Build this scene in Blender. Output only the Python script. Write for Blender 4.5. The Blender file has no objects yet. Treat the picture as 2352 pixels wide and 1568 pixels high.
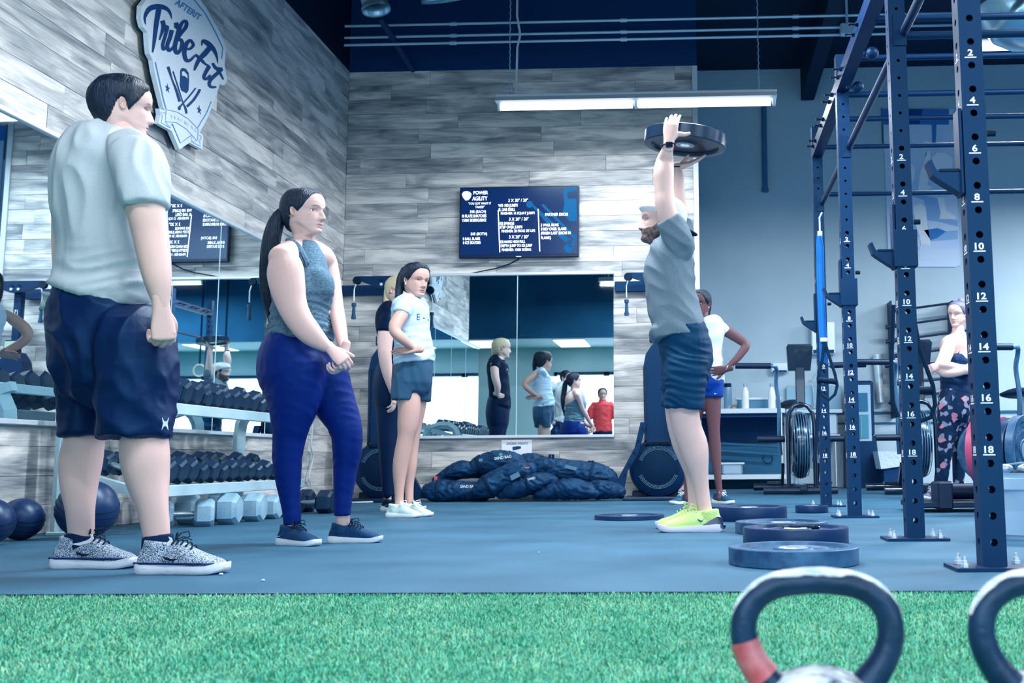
import bpy, math, random
import numpy as np
from mathutils import Vector, Matrix
random.seed(7); RNG = np.random.default_rng(7)
sc = bpy.context.scene
COL = sc.collection
PI = math.pi

# ------------------------------------------------------------------ camera, world, light, exposure
F, CX, CY, CAMH = 2400.0, 1529.5, 745.7, 0.36
PITCH, YAW, ROLL = 0.12836, -0.03196, -0.008023
_F = np.array([math.sin(YAW)*math.cos(PITCH), math.cos(YAW)*math.cos(PITCH), math.sin(PITCH)])
_R0 = np.array([math.cos(YAW), -math.sin(YAW), 0.0]); _U0 = np.cross(_R0, _F)
_R = _R0*math.cos(ROLL) + _U0*math.sin(ROLL); _U = -_R0*math.sin(ROLL) + _U0*math.cos(ROLL)
camd = bpy.data.cameras.new('camera'); cam = bpy.data.objects.new('camera', camd); COL.objects.link(cam)
cam.matrix_world = Matrix(((_R[0], _U[0], -_F[0], 0), (_R[1], _U[1], -_F[1], 0), (_R[2], _U[2], -_F[2], CAMH), (0, 0, 0, 1)))
camd.sensor_width = 36.0; camd.lens = F/2352*36.0
camd.shift_x = (1176-CX)/2352; camd.shift_y = (CY-784)/2352
camd.clip_start = 0.05; camd.clip_end = 60
camd.dof.use_dof = True; camd.dof.focus_distance = 5.0; camd.dof.aperture_fstop = 6.5
sc.camera = cam
w = bpy.data.worlds.new('world'); sc.world = w; w.use_nodes = True
w.node_tree.nodes['Background'].inputs[0].default_value = (0.01, 0.24, 0.75, 1)
w.node_tree.nodes['Background'].inputs[1].default_value = 0.55
sc.view_settings.view_transform = 'Standard'; sc.view_settings.look = 'None'
sc.view_settings.exposure = 0.0; sc.view_settings.gamma = 1.0
try: sc.view_settings.use_curve_mapping = False
except Exception: pass
sc.cycles.use_denoising = True
sc.cycles.max_bounces = 8; sc.cycles.diffuse_bounces = 3; sc.cycles.glossy_bounces = 5
sc.cycles.sample_clamp_indirect = 6.0

def area(name, loc, rot, sx, sy, power, col):
    l = bpy.data.lights.new(name, 'AREA'); l.shape = 'RECTANGLE'; l.size = sx; l.size_y = sy
    l.energy = power; l.color = col
    o = bpy.data.objects.new(name, l); COL.objects.link(o); o.location = loc; o.rotation_euler = rot
    return o
LAMPS = [(-1.75, 8.85, 3.50), (-1.75, 5.3, 3.50), (-1.75, 1.7, 3.50), (2.30, 8.5, 3.82), (2.22, 4.7, 3.70), (2.22, 1.2, 3.70), (5.3, 11.2, 3.70), (5.3, 6.4, 3.70)]  # last pair added out of view to brighten the grey wall side
for i, (x, y, z) in enumerate(LAMPS):
    area('tube_light', (x+1.22, y, z-.075), (0, 0, 0), 2.4, .05, (76, 210, 130, 350, 195, 125, 360, 180)[i], (.93, .96, 1.0))
# daylight through the storefront windows behind the camera
area('window_light', (-1.2, -1.80, 1.35), (PI/2, 0, 0), 3.8, 1.5, 62, (.66, .80, 1.0))
area('window_light', (3.4, -1.80, 1.35), (PI/2, 0, 0), 3.6, 1.5, 50, (.66, .80, 1.0))

# ------------------------------------------------------------------ measuring helpers (pixel -> real plane)
def ray(px, py):
    return _F + _R*(px-CX)/F - _U*(py-CY)/F
def PYp(px, py, Y):
    d = ray(px, py); t = Y/d[1]; return np.array([d[0]*t, Y, CAMH+d[2]*t])
def PXp(px, py, X):
    d = ray(px, py); t = X/d[0]; return np.array([X, d[1]*t, CAMH+d[2]*t])
def PZp(px, py, Z=0.0):
    d = ray(px, py); t = (Z-CAMH)/d[2]; return np.array([d[0]*t, d[1]*t, Z])

# ------------------------------------------------------------------ materials
def lin(c):
    if isinstance(c, str): c = tuple(int(c[i:i+2], 16)/255 for i in (0, 2, 4))
    return tuple((v/12.92 if v <= .04045 else ((v+.055)/1.055)**2.4) for v in c)
MATS = {}
def mat(name, col, rough=.5, metal=0., spec=.5, emit=None, estr=1., bump=None, noise=None, coat=0., attr=False, trans=0.):
    """bump=(scale,strength[,stretch]); noise=(scale,col2,contrast[,stretch])"""
    if name in MATS: return MATS[name]
    m = bpy.data.materials.new(name); m.use_nodes = True; nt = m.node_tree; b = nt.nodes['Principled BSDF']
    c = lin(col); b.inputs['Base Color'].default_value = (*c, 1)
    b.inputs['Roughness'].default_value = rough; b.inputs['Metallic'].default_value = metal
    b.inputs['Specular IOR Level'].default_value = spec; b.inputs['Coat Weight'].default_value = coat
    b.inputs['Transmission Weight'].default_value = trans
    lum = .3*c[0]+.6*c[1]+.1*c[2]
    if lum < .25 and metal < .5: b.inputs['Specular Tint'].default_value = (.22, .62, 1., 1) if rough > .47 else (.6, .85, 1., 1)
    if emit:
        b.inputs['Emission Color'].default_value = (*lin(emit), 1); b.inputs['Emission Strength'].default_value = estr
    tc = nt.nodes.new('ShaderNodeTexCoord')
    def nz(scale, stretch=None, detail=4):
        n = nt.nodes.new('ShaderNodeTexNoise'); n.inputs['Scale'].default_value = scale; n.inputs['Detail'].default_value = detail
        if stretch:
            mp = nt.nodes.new('ShaderNodeMapping'); mp.inputs['Scale'].default_value = stretch
            nt.links.new(tc.outputs['Object'], mp.inputs[0]); nt.links.new(mp.outputs[0], n.inputs[0])
        else: nt.links.new(tc.outputs['Object'], n.inputs[0])
        return n
    src = None
    if noise:
        n = nz(noise[0], noise[3] if len(noise) > 3 else None); r = nt.nodes.new('ShaderNodeValToRGB')
        k = noise[2]; r.color_ramp.elements[0].position = .5-k; r.color_ramp.elements[1].position = .5+k
        r.color_ramp.elements[0].color = (*c, 1); r.color_ramp.elements[1].color = (*lin(noise[1]), 1)
        nt.links.new(n.outputs['Fac'], r.inputs[0]); src = r.outputs[0]
    if attr:
        a = nt.nodes.new('ShaderNodeVertexColor'); a.layer_name = 'tint'
        mx = nt.nodes.new('ShaderNodeMix'); mx.data_type = 'RGBA'; mx.blend_type = 'MULTIPLY'; mx.inputs[0].default_value = 1
        if src: nt.links.new(src, mx.inputs[6])
        else: mx.inputs[6].default_value = (*c, 1)
        nt.links.new(a.outputs['Color'], mx.inputs[7]); src = mx.outputs[2]
    if src: nt.links.new(src, b.inputs['Base Color'])
    if bump:
        n = nz(bump[0], bump[2] if len(bump) > 2 else None); bp = nt.nodes.new('ShaderNodeBump')
        bp.inputs['Strength'].default_value = bump[1]; bp.inputs['Distance'].default_value = .01
        nt.links.new(n.outputs['Fac'], bp.inputs['Height']); nt.links.new(bp.outputs[0], b.inputs['Normal'])
    MATS[name] = m; return m

def plank_mat(name, c1, c2, c3):
    m = bpy.data.materials.new(name); m.use_nodes = True; nt = m.node_tree; b = nt.nodes['Principled BSDF']
    tc = nt.nodes.new('ShaderNodeTexCoord'); oi = nt.nodes.new('ShaderNodeObjectInfo')
    off = nt.nodes.new('ShaderNodeVectorMath'); off.operation = 'SCALE'; off.inputs[0].default_value = (37, 13, 71)
    nt.links.new(oi.outputs['Random'], off.inputs['Scale'])
    add = nt.nodes.new('ShaderNodeVectorMath'); add.operation = 'ADD'
    nt.links.new(tc.outputs['Object'], add.inputs[0]); nt.links.new(off.outputs[0], add.inputs[1])
    def n(scale, st, det=5, dist=0.):
        mp = nt.nodes.new('ShaderNodeMapping'); mp.inputs['Scale'].default_value = st
        nt.links.new(add.outputs[0], mp.inputs[0]); q = nt.nodes.new('ShaderNodeTexNoise')
        q.inputs['Scale'].default_value = scale; q.inputs['Detail'].default_value = det; q.inputs['Distortion'].default_value = dist
        nt.links.new(mp.outputs[0], q.inputs[0]); return q
    big = n(1.0, (1.6, 6, 9), 4, .8); fine = n(1.0, (5, 60, 90), 6, .6)
    mx = nt.nodes.new('ShaderNodeMath'); mx.operation = 'MULTIPLY_ADD'; mx.inputs[1].default_value = .35
    nt.links.new(fine.outputs['Fac'], mx.inputs[0]); nt.links.new(big.outputs['Fac'], mx.inputs[2])
    mb = nt.nodes.new('ShaderNodeMath'); mb.operation = 'MULTIPLY_ADD'; mb.inputs[1].default_value = .14
    nt.links.new(oi.outputs['Random'], mb.inputs[0]); nt.links.new(mx.outputs[0], mb.inputs[2])
    r = nt.nodes.new('ShaderNodeValToRGB'); e = r.color_ramp.elements
    e[0].position = .50; e[0].color = (*lin(c1), 1); e[1].position = .93; e[1].color = (*lin(c3), 1)
    k = e.new(.72); k.color = (*lin(c2), 1)
    nt.links.new(mb.outputs[0], r.inputs[0]); nt.links.new(r.outputs[0], b.inputs['Base Color'])
    b.inputs['Roughness'].default_value = .42; b.inputs['Specular IOR Level'].default_value = .45
    bp = nt.nodes.new('ShaderNodeBump'); bp.inputs['Strength'].default_value = .35; bp.inputs['Distance'].default_value = .006
    nt.links.new(mx.outputs[0], bp.inputs['Height']); nt.links.new(bp.outputs[0], b.inputs['Normal'])
    MATS[name] = m; return m

# ------------------------------------------------------------------ mesh helpers
def tag(o, label=None, cat=None, group=None, kind=None):
    if label: o['label'] = label
    if cat: o['category'] = cat
    if group: o['group'] = group
    if kind: o['kind'] = kind
    return o
def thing(name, label, cat, loc=(0, 0, 0), rz=0., group=None):
    o = bpy.data.objects.new(name, None); COL.objects.link(o); o.location = loc; o.rotation_euler = (0, 0, rz)
    o.empty_display_size = .05
    return tag(o, label, cat, group)
def mk(name, verts, faces, m, parent=None, smooth=False, colors=None, kind=None):
    me = bpy.data.meshes.new(name)
    if parent is not None:
        off = WORLD_OF(parent)
        if off is not None:
            v = np.asarray(verts, float).reshape(-1, 3)
            v4 = np.c_[v, np.ones(len(v))] @ np.array(off.inverted()).T; verts = v4[:, :3]
    verts = np.asarray(verts, float).reshape(-1, 3)
    me.from_pydata(verts.tolist(), [], [list(f) for f in faces] if not isinstance(faces, np.ndarray) else faces.tolist())
    if smooth: me.polygons.foreach_set('use_smooth', [True]*len(me.polygons))
    if m: me.materials.append(m)
    if colors is not None:
        ca = me.color_attributes.new('tint', 'FLOAT_COLOR', 'POINT')
        cc = np.ones((len(verts), 4)); cc[:, :3] = colors; ca.data.foreach_set('color', cc.ravel())
    o = bpy.data.objects.new(name, me); COL.objects.link(o)
    if parent is not None: o.parent = parent
    if kind: o['kind'] = kind
    return o
LOCAL = False     # when True child meshes are given in the parent's own coordinates
def WORLD_OF(p):
    if LOCAL: return None
    m = Matrix.Identity(4); q = p
    while q is not None:
        m = Matrix.LocRotScale(q.location, q.rotation_euler, q.scale) @ m; q = q.parent
    return m
def fix(o, auto=35):
    me = o.data
    me.set_sharp_from_angle(angle=math.radians(auto))
    return o
def frame(d, up=(0, 0, 1)):
    d = np.asarray(d, float); d = d/np.linalg.norm(d); u = np.asarray(up, float)
    if abs(d@u) > .98*np.linalg.norm(u): u = np.array([0, 1., 0]) if abs(d[1]) < .9 else np.array([1., 0, 0])
    a = np.cross(u, d); a /= np.linalg.norm(a); return a, np.cross(d, a), d
class MB:
    """collects simple solids into one mesh"""
    def __init__(s): s.v = []; s.f = []; s.n = 0
    def add(s, v, f):
        s.v.append(np.asarray(v, float).reshape(-1, 3)); s.f += [[i+s.n for i in q] for q in f]; s.n += len(s.v[-1]); return s
    def box(s, c, d, bev=0., rz=0., M=None):
        x, y, z = [q/2 for q in d]; b = min(bev, x*.49, y*.49, z*.49) if bev else 0
        if b:
            vs = []
            for k, (sx, sy) in enumerate(((1, 1), (-1, 1), (-1, -1), (1, -1))): pass
            loops = []
            for zz, ins in ((-z, b), (-z+b, 0), (z-b, 0), (z, b)):
                X, Y = x-ins, y-ins
                loops.append([(X, Y-b, zz), (X-b, Y, zz), (-X+b, Y, zz), (-X, Y-b, zz), (-X, -Y+b, zz), (-X+b, -Y, zz), (X-b, -Y, zz), (X, -Y+b, zz)])
            v = [p for l in loops for p in l]; f = []
            for k in range(3):
                for i in range(8): j = (i+1) % 8; f.append((k*8+i, k*8+j, k*8+8+j, k*8+8+i))
            f.append(tuple(range(7, -1, -1))); f.append(tuple(range(24, 32)))
        else:
            v = [(sx*x, sy*y, sz*z) for sz in (-1, 1) for sx, sy in ((-1, -1), (1, -1), (1, 1), (-1, 1))]
            f = [(3, 2, 1, 0), (4, 5, 6, 7), (0, 1, 5, 4), (1, 2, 6, 5), (2, 3, 7, 6), (3, 0, 4, 7)]
        v = np.array(v, float)
        if rz: c_, s_ = math.cos(rz), math.sin(rz); v = v @ np.array([[c_, s_, 0], [-s_, c_, 0], [0, 0, 1]])
        if M is not None: v = v @ np.asarray(M, float).T
        return s.add(v+np.asarray(c, float), f)
    def bar(s, a, b, w, h, bev=0., up=(0, 0, 1)):
        a = np.asarray(a, float); b = np.asarray(b, float); L = np.linalg.norm(b-a)
        ax, u, d = frame(b-a, up); return s.box((a+b)/2, (w, h, L), bev, M=np.array([ax, u, d]).T)
    def cyl(s, a, b, r, r2=None, n=16, caps=True, ang=0.):
        a = np.asarray(a, float); b = np.asarray(b, float); r2 = r if r2 is None else r2; ax, u, d = frame(b-a)
        t = np.arange(n)*2*PI/n+ang; ring = np.outer(np.cos(t), ax)+np.outer(np.sin(t), u)
        f = [(i, (i+1) % n, n+(i+1) % n, n+i) for i in range(n)]
        if caps: f += [tuple(range(n-1, -1, -1)), tuple(range(n, 2*n))]
        return s.add(np.r_[a+ring*r, b+ring*r2], f)
    def tube(s, pts, r, n=10, closed=False, flat=1., caps=True):
        P = np.asarray(pts, float); N = len(P); R = np.broadcast_to(np.asarray(r, float), (N,))
        T = np.zeros_like(P)
        for i in range(N):
            a = P[(i-1) % N] if (closed or i > 0) else P[i]; b = P[(i+1) % N] if (closed or i < N-1) else P[i]
            T[i] = (b-a)/max(np.linalg.norm(b-a), 1e-9)
        ax, u, _ = frame(T[0]); rings = []
        for i in range(N):
            ax = ax-T[i]*(ax@T[i]); ax /= np.linalg.norm(ax); u = np.cross(T[i], ax)
            t = np.arange(n)*2*PI/n; rings.append(P[i]+R[i]*(np.outer(np.cos(t), ax)+flat*np.outer(np.sin(t), u)))
        f = []
        for k in range(N if closed else N-1):
            k2 = (k+1) % N
            for i in range(n): f.append((k*n+i, k*n+(i+1) % n, k2*n+(i+1) % n, k2*n+i))
        if not closed and caps: f += [tuple(range(n-1, -1, -1)), tuple(range((N-1)*n, N*n))]
        return s.add(np.concatenate(rings), f)
    def lathe(s, prof, c=(0, 0, 0), axis=(0, 0, 1), n=32):
        c = np.asarray(c, float); ax, u, d = frame(axis); t = np.arange(n)*2*PI/n
        cs = np.outer(np.cos(t), ax)+np.outer(np.sin(t), u); v = []
        for r, z in prof: v.append(c+cs*max(r, 1e-5)+d*z)
        f = []
        for k in range(len(prof)-1):
            for i in range(n): f.append((k*n+i, k*n+(i+1) % n, (k+1)*n+(i+1) % n, (k+1)*n+i))
        return s.add(np.concatenate(v), f)
    def sphere(s, c, r, n=20, m=12, sc3=(1, 1, 1)):
        v = []; f = []
        for j in range(m+1):
            p = PI*j/m
            for i in range(n): t = 2*PI*i/n; v.append((math.sin(p)*math.cos(t)*r*sc3[0], math.sin(p)*math.sin(t)*r*sc3[1], math.cos(p)*r*sc3[2]))
        for j in range(m):
            for i in range(n): f.append((j*n+i, (j+1)*n+i, (j+1)*n+(i+1) % n, j*n+(i+1) % n))
        return s.add(np.array(v)+np.asarray(c, float), f)
    def prism(s, poly, vec):
        P = np.asarray(poly, float); n = len(P); v = np.r_[P, P+np.asarray(vec, float)]
        f = [tuple(range(n-1, -1, -1)), tuple(range(n, 2*n))]+[(i, (i+1) % n, n+(i+1) % n, n+i) for i in range(n)]
        return s.add(v, f)
    def build(s, name, m, parent=None, smooth=False, kind=None):
        o = mk(name, np.concatenate(s.v), s.f, m, parent, smooth, kind=kind)
        return fix(o) if smooth else o
def struct(name, mb, m, parent=None, smooth=False):
    o = mb.build(name, m, parent, smooth)
    if parent is None: o['kind'] = 'structure'
    return o
def copy_tree(o, parent=None):
    c = o.copy(); COL.objects.link(c); c.parent = parent
    for ch in list(o.children): copy_tree(ch, c)
    return c
def text_mesh(s, size=1., bold=0., shear=0., ext=0., space=1.):
    cu = bpy.data.curves.new('t', 'FONT'); cu.body = s; cu.size = size; cu.offset = bold*size; cu.shear = shear; cu.extrude = ext
    cu.space_character = space; cu.resolution_u = 3
    o = bpy.data.objects.new('t', cu); COL.objects.link(o)
    dg = bpy.context.evaluated_depsgraph_get(); me = bpy.data.meshes.new_from_object(o.evaluated_get(dg))
    v = np.empty(len(me.vertices)*3); me.vertices.foreach_get('co', v); v = v.reshape(-1, 3)
    f = [list(p.vertices) for p in me.polygons]
    bpy.data.objects.remove(o); bpy.data.curves.remove(cu); bpy.data.meshes.remove(me)
    return v, f
def text_on(name, s, p0, px, pu, m, parent, h=1., bold=0., shear=0., fit=None, align='l', space=1.):
    """lettering laid on a plane: p0 baseline start, px unit along, pu unit up; fit = width"""
    v, f = text_mesh(s, 1., bold, shear, space=space)
    if len(v) == 0: return None
    x0, x1 = v[:, 0].min(), v[:, 0].max(); k = (fit/(x1-x0)) if fit else h
    x = v[:, 0]-(x0 if align == 'l' else (x0+x1)/2)
    W = np.asarray(p0, float)+np.outer(x*k, px)+np.outer(v[:, 1]*h/.72, pu)
    return mk(name, W, f, m, parent)

# ------------------------------------------------------------------ room
W, D, D2, ZC, ZW = 3.47, 9.95, 13.4, 5.5, 4.22
XE = PYp(1603, 400, D)[0]            # right end of the clad wall
m_navy = mat('dark_paint', '05152f', .8, bump=(30, .1))
m_navy2 = mat('upper_wall_paint', '0c3468', .75, bump=(30, .1))
m_grey = mat('grey_wall_paint', 'a2c1d2', .6, noise=(1.5, 'b2cddb', .3), bump=(60, .08))
m_plank = plank_mat('wood_plank', '67737f', 'adb3b6', 'e8e8e5')
m_gap = mat('wall_gap', '2b3a4c', .9)
m_trim = mat('white_trim', 'c4d4e2', .45)
m_rub = mat('rubber_floor', '2b5570', .55, spec=.4, noise=(2.2, '3f708e', .28), bump=(260, .55))
m_turfb = mat('turf_base', '157a66', .9, noise=(90, '48a88c', .2), bump=(180, .8))

TY = PZp(1176, 1361)[1]
struct('floor', MB().box((1.5, (TY+13.42)/2, -.05), (17, 13.42-TY, .1)), m_rub)
struct('floor', MB().box((1.5, (TY-3.2)/2, -.056), (17, TY+3.2, .1)), m_turfb)
# upper/backing walls
wb = struct('wall_back', MB().box(((-W+XE)/2, D+.06, ZW/2), (XE+W, .1, ZW)).box(((-W+XE)/2, D+.05, (ZW+ZC)/2), (XE+W, .1, ZC-ZW)), mat('cladding_back', '45586c', .9))
MB().box(((-W+XE)/2, D-.002, (ZW+ZC)/2+.01), (XE+W, .004, ZC-ZW)).build('upper_paint', m_navy2, wb)
wl = struct('wall_left', MB().box((-W-.06, (4.35+D)/2, ZC/2), (.1, D-4.35+.2, ZC)), m_navy)
struct('wall_side', MB().box((XE-.05, (D+D2)/2+.05, ZC/2), (.1, D2-D, ZC)), m_grey)
struct('wall_rear', MB().box((4.6, D2+.05, ZC/2), (9.4, .1, ZC)), m_grey)
struct('ceiling', MB().box((1.5, 6.6, ZC+.05), (17, 13.9, .1)), m_navy)
struct('wall_far_left', MB().box((-6.4, 1.1, ZC/2), (.1, 7, ZC)), m_grey)
struct('wall_nook', MB().box((-5.0, 4.4, ZC/2), (2.9, .1, ZC)), m_grey)
# storefront wall and dropped ceiling behind the camera (seen only in the mirrors)
FY = -1.95
m_sky = mat('daylight_pane', 'ffffff', .5, emit='e8f6ff', estr=1.3)
m_frame = mat('window_frame', '12304a', .5)
fw = MB(); xs = [-6.4, -6.2, -4.9, -3.05, -.9, 1.4, 1.7, 5.6, 10]
fw.box((1.8, FY-.05, 3.85), (16.4, .1, 3.3)); fw.box((1.8, FY-.05, .2), (16.4, .1, .4))
for a, b in ((-6.4, -5.7), (-5.15, -3.05), (1.2, 1.7), (5.6, 10)): fw.box(((a+b)/2, FY-.05, 1.3), (b-a, .1, 1.8))
struct('wall_front', fw, m_grey)
for i, (a, b) in enumerate(((-5.7, -5.15), (-3.05, -1.95), (-1.95, -.8), (-.8, 1.2), (1.7, 3.6), (3.6, 5.6))):
    f = struct('window_%d' % (i+1), MB().box(((a+b)/2, FY, 2.17), (b-a, .06, .06)).box(((a+b)/2, FY, .43), (b-a, .06, .06)).box((a+.03, FY, 1.3), (.06, .06, 1.8)).box((b-.03, FY, 1.3), (.06, .06, 1.8)), m_frame)
    MB().box(((a+b)/2, FY-.03, 1.3), (b-a-.1, .01, 1.7)).build('pane', m_sky, f)
struct('ceiling', MB().box((1.8, -1.05, 2.74), (16.4, 1.9, .06)), mat('ceiling_tile', 'b9c8d6', .8))
struct('wall_fascia', MB().box((1.8, -.08, 4.1), (16.4, .06, 2.8)), mat('fascia_blue', '17466e', .8, noise=(1.2, '2b6a94', .3)))
for i, x in enumerate((-4.3, -2.55, -1.15, .9, 3.0)):
    t = thing('ceiling_panel', 'bright square light panel in the dropped ceiling, seen in the mirror', 'ceiling light', (x, -.9, 2.70), group='light panels of the dropped ceiling')
    MB().box((x, -.9, 2.705), (.64, 1.24, .02)).build('frame', m_trim, t)
    MB().box((x, -.9, 2.69), (.6, 1.2, .02)).build('diffuser', mat('panel_glow', 'ffffff', emit='fffaf0', estr=2.2), t)

# cladding planks: real boards, each with its own edges and slight unevenness
PH = 0.1515
_pm = {}
def plank_mesh(L, flip):
    k = (round(L, 3), flip)
    if k in _pm: return _pm[k]
    mb = MB().box((0, 0, 0), (L-.002, .012, PH-.002), .0015) if not flip else MB().box((0, 0, 0), (.012, L-.004, PH-.002), .0015)
    o = mb.build('plank', m_plank); _pm[k] = o.data; bpy.data.objects.remove(o); return _pm[k]
def clad(parent, a0, a1, place, flip, seed):
    rg = random.Random(seed); z = 0.; r = 0
    while z < ZW-.05:
        x = a0-rg.uniform(.05, 1.15)
        while x < a1:
            L = 1.22; s, e = max(x, a0), min(x+L, a1)
            if e-s > .03:
                o = bpy.data.objects.new('plank', plank_mesh(e-s, flip)); COL.objects.link(o)
                o.location = place((s+e)/2, z+PH/2, rg.uniform(-.002, .0025)); o.parent = parent
            x += L
        z += PH; r += 1
clad(wb, -W, XE-.045, lambda a, z, j: (a, D+.004+j, z), False, 3)
# on the left wall the boards' grain runs along depth, so the mesh is turned about z
def clad_left():
    rg = random.Random(11); z = 0.
    while z < ZW-.05:
        x = 4.35-rg.uniform(.05, 1.15)
        while x < D:
            s, e = max(x, 4.35), min(x+1.22, D-.005)
            if e-s > .03:
                o = bpy.data.objects.new('plank', plank_mesh(e-s, False)); COL.objects.link(o)
                o.rotation_euler = (0, 0, PI/2); o.location = (-W-.004+rg.uniform(-.0025, .002), (s+e)/2, z+PH/2); o.parent = wl
            x += 1.22
        z += PH
clad_left()
struct('trim_1', MB().box((XE-.02, D+.0, ZW/2), (.05, .03, ZW+.01)), m_trim)
struct('trim_2', MB().box((4.6, D2-.012, .93), (9.3, .024, .03)).box((4.6, D2-.012, .80), (9.3, .024, .02)), mat('rail_dark', '2a5c82', .5))
# girder, pipes and conduits under the ceiling
tag(MB().box((1.46, 10.6, 5.24), (.17, 5.4, .42)).build('ceiling_girder', m_navy), 'dark boxed girder running under the ceiling towards the grey wall', 'beam')
m_cond = mat('conduit', '9fc4e0', .4, metal=.3)
for py, x0, lab in ((45, -3.3, 'thin metal conduit under the ceiling, topmost of three'), (72, -3.3, 'thin metal conduit under the ceiling, middle of three'), (89, -3.3, 'thin metal conduit under the ceiling, lowest of three')):
    a = PYp(1500, py, 9.3); z = a[2]
    t = MB().cyl((x0, 9.3, z), (4.5, 9.3, z), .013, n=8)
    for q in range(5): t.cyl((x0+1+q*1.6, 9.3, z), (x0+1.06+q*1.6, 9.3, z), .02, n=8)
    tag(t.build('conduit', m_cond, smooth=True), lab, 'conduit')
jb = PYp(1946, 68, 9.2)
tag(MB().box(jb, (.13, .07, .11), .01).cyl(jb, jb+[0, 0, .9], .012, n=8).build('junction_box', m_cond), 'small square junction box where the ceiling conduits meet', 'junction box')
a, b = PYp(872, 40, 8.9), PYp(948, 160, D-.05)
tag(MB().cyl(a, b, .03, n=10).build('ceiling_pipe', mat('pipe_dark', '0a2a5c', .5), smooth=True), 'dark pipe slanting down to the top of the wood wall', 'pipe')
a, b = PYp(1754, 222, D2-.06), PYp(1757, 432, D2-.06)
tag(MB().cyl(a, b, .035, n=12).cyl(b, b-[0, 0, .05], .045, n=12).build('wall_pipe', mat('pipe_blue', '3a6c92', .45), smooth=True), 'short vertical pipe fixed to the grey wall beside the hanging lamp', 'pipe')
# spiral ducts
m_duct = mat('galvanised_duct', 'a9cfe4', .28, metal=.85, bump=(25, .15))
def duct(name, label, pts, r, ridge=.11, n=36):
    P = np.array(pts, float); L = np.r_[0, np.cumsum(np.linalg.norm(np.diff(P, axis=0), axis=1))]
    s = np.arange(0, L[-1], .02); Q = np.c_[[np.interp(s, L, P[:, k]) for k in range(3)]].T
    rr = r+.012*(np.mod(s, ridge) < .022)
    o = MB().tube(Q, rr, n, caps=False).tube(Q[::-1], rr-.004, n, caps=False).build(name, m_duct, smooth=True)
    return tag(o, label, 'duct')
a = PYp(866, 30, 7.2); duct('spiral_duct', 'narrow round spiral duct outlet hanging by the left wall', [a+[-.10, -.1, .9], a+[-.08, 0, .35], a], .095)
a = PYp(1024, 8, 7.2); duct('spiral_duct', 'wide round spiral duct outlet beside the narrow one', [a+[-.1, -.35, .8], a+[-.04, -.12, .3], a], .165)
c0 = PYp(2306, -150, 7.9); c1 = PYp(2310, -20, 7.9); c2 = PYp(2322, 14, 7.9); c3 = PYp(2362, 38, 7.9); c4 = PYp(2600, 44, 7.9)
duct('spiral_duct', 'large spiral duct elbow above the squat rack', [c0, c1, (c1*.4+c2*.6), c2, (c2+c3)/2+[0, 0, -.02], c3, c4], .285)

# hanging twin-tube lamps (the same fixture over each bay; the last pair is added fill)
m_lampb = mat('lamp_housing', 'c9dcea', .4); m_tube = mat('lamp_tube', 'ffffff', emit='fffaf2', estr=3.2)
labs = ['white twin-tube strip lamp hanging in front of the wood wall', 'strip lamp hanging over the people, above the frame', 'strip lamp hanging over the turf, its end seen in the back mirror',
        'strip lamp partly behind the large spiral duct', 'strip lamp hanging over the squat rack, above the frame', 'strip lamp hanging over the kettlebells, above the frame', 'added strip lamp out of view, brightening the right end of the grey wall', 'added strip lamp out of view, brightening the room right of the squat rack']
for i, (x, y, z) in enumerate(LAMPS):
    t = thing('strip_lamp', labs[i], 'ceiling lamp', (x, y, z))
    MB().box((x+1.22, y, z+.02), (2.46, .13, .07), .006).prism([(x-.01, y-.11, z-.02), (x-.01, y+.11, z-.02), (x-.01, y+.065, z+.03), (x-.01, y-.065, z+.03)], (2.46, 0, 0)).build('housing', m_lampb, t)
    for k in range(2):
        MB().cyl((x+.03+k*1.21, y, z-.045), (x+1.19+k*1.21, y, z-.045), .030, n=12).build('tube', m_tube, t, smooth=True)
    for q in (.01, 1.22, 2.43): MB().box((x+q, y, z-.04), (.025, .05, .07), .004).build('lamp_holder', m_lampb, t)
    for q in (.1, 2.3):
        mb = MB()
        for j in range(int((ZC-z)/.03)): mb.cyl((x+q, y, z+.055+j*.03), (x+q+.004*(-1)**j, y, z+.085+j*.03), .005, n=5, caps=False)
        mb.build('chain', m_cond, t)
    MB().tube([(x+.16, y, z+.05), (x+.165, y, z+.5), (x+.19, y, z+.62), (x+.16, y, z+.8), (x+.16, y, ZC)], .010, 7).build('power_cord', m_trim, t, smooth=True)

# ------------------------------------------------------------------ mirrors
m_mir = mat('mirror_glass', 'd9ecf2', .012, metal=1.0)
m_alu = mat('mirror_channel', 'dfeaf2', .3, metal=.4)
m_seam = mat('mirror_seam', 'b9d4e0', .3)
def mirror(n0, u0, u1, z0, z1, at, label, axis):
    t = thing('wall_mirror', label, 'mirror', at(u0, z0, 0))
    k = n0; st = (u1-u0)/k
    for i in range(k):
        a, b = u0+i*st+.0015, u0+(i+1)*st-.0015
        c = at((a+b)/2, (z0+z1)/2, .006); d = (b-a, .006, z1-z0) if axis == 'x' else (.006, b-a, z1-z0)
        MB().box(c, d).build('mirror_panel', m_mir, t)
        if i:
            c = at(a-.0015, (z0+z1)/2, .009); d = (.008, .004, z1-z0) if axis == 'x' else (.004, .008, z1-z0)
            MB().box(c, d).build('seam', m_seam, t)
    for z in (z0-.006, z1+.004):
        c = at((u0+u1)/2, z, .012); d = (u1-u0+.01, .03, .028) if axis == 'x' else (.03, u1-u0+.01, .028)
        MB().box(c, d, .004).build('channel', m_alu, t)
    return t
zb1 = PYp(1300, 629, D)[2]; zb0 = PYp(1300, 1000, D)[2]
xr = PYp(1410, 800, D)[0]; xm = PYp(1188, 800, D)[0]; st = xr-xm
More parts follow.
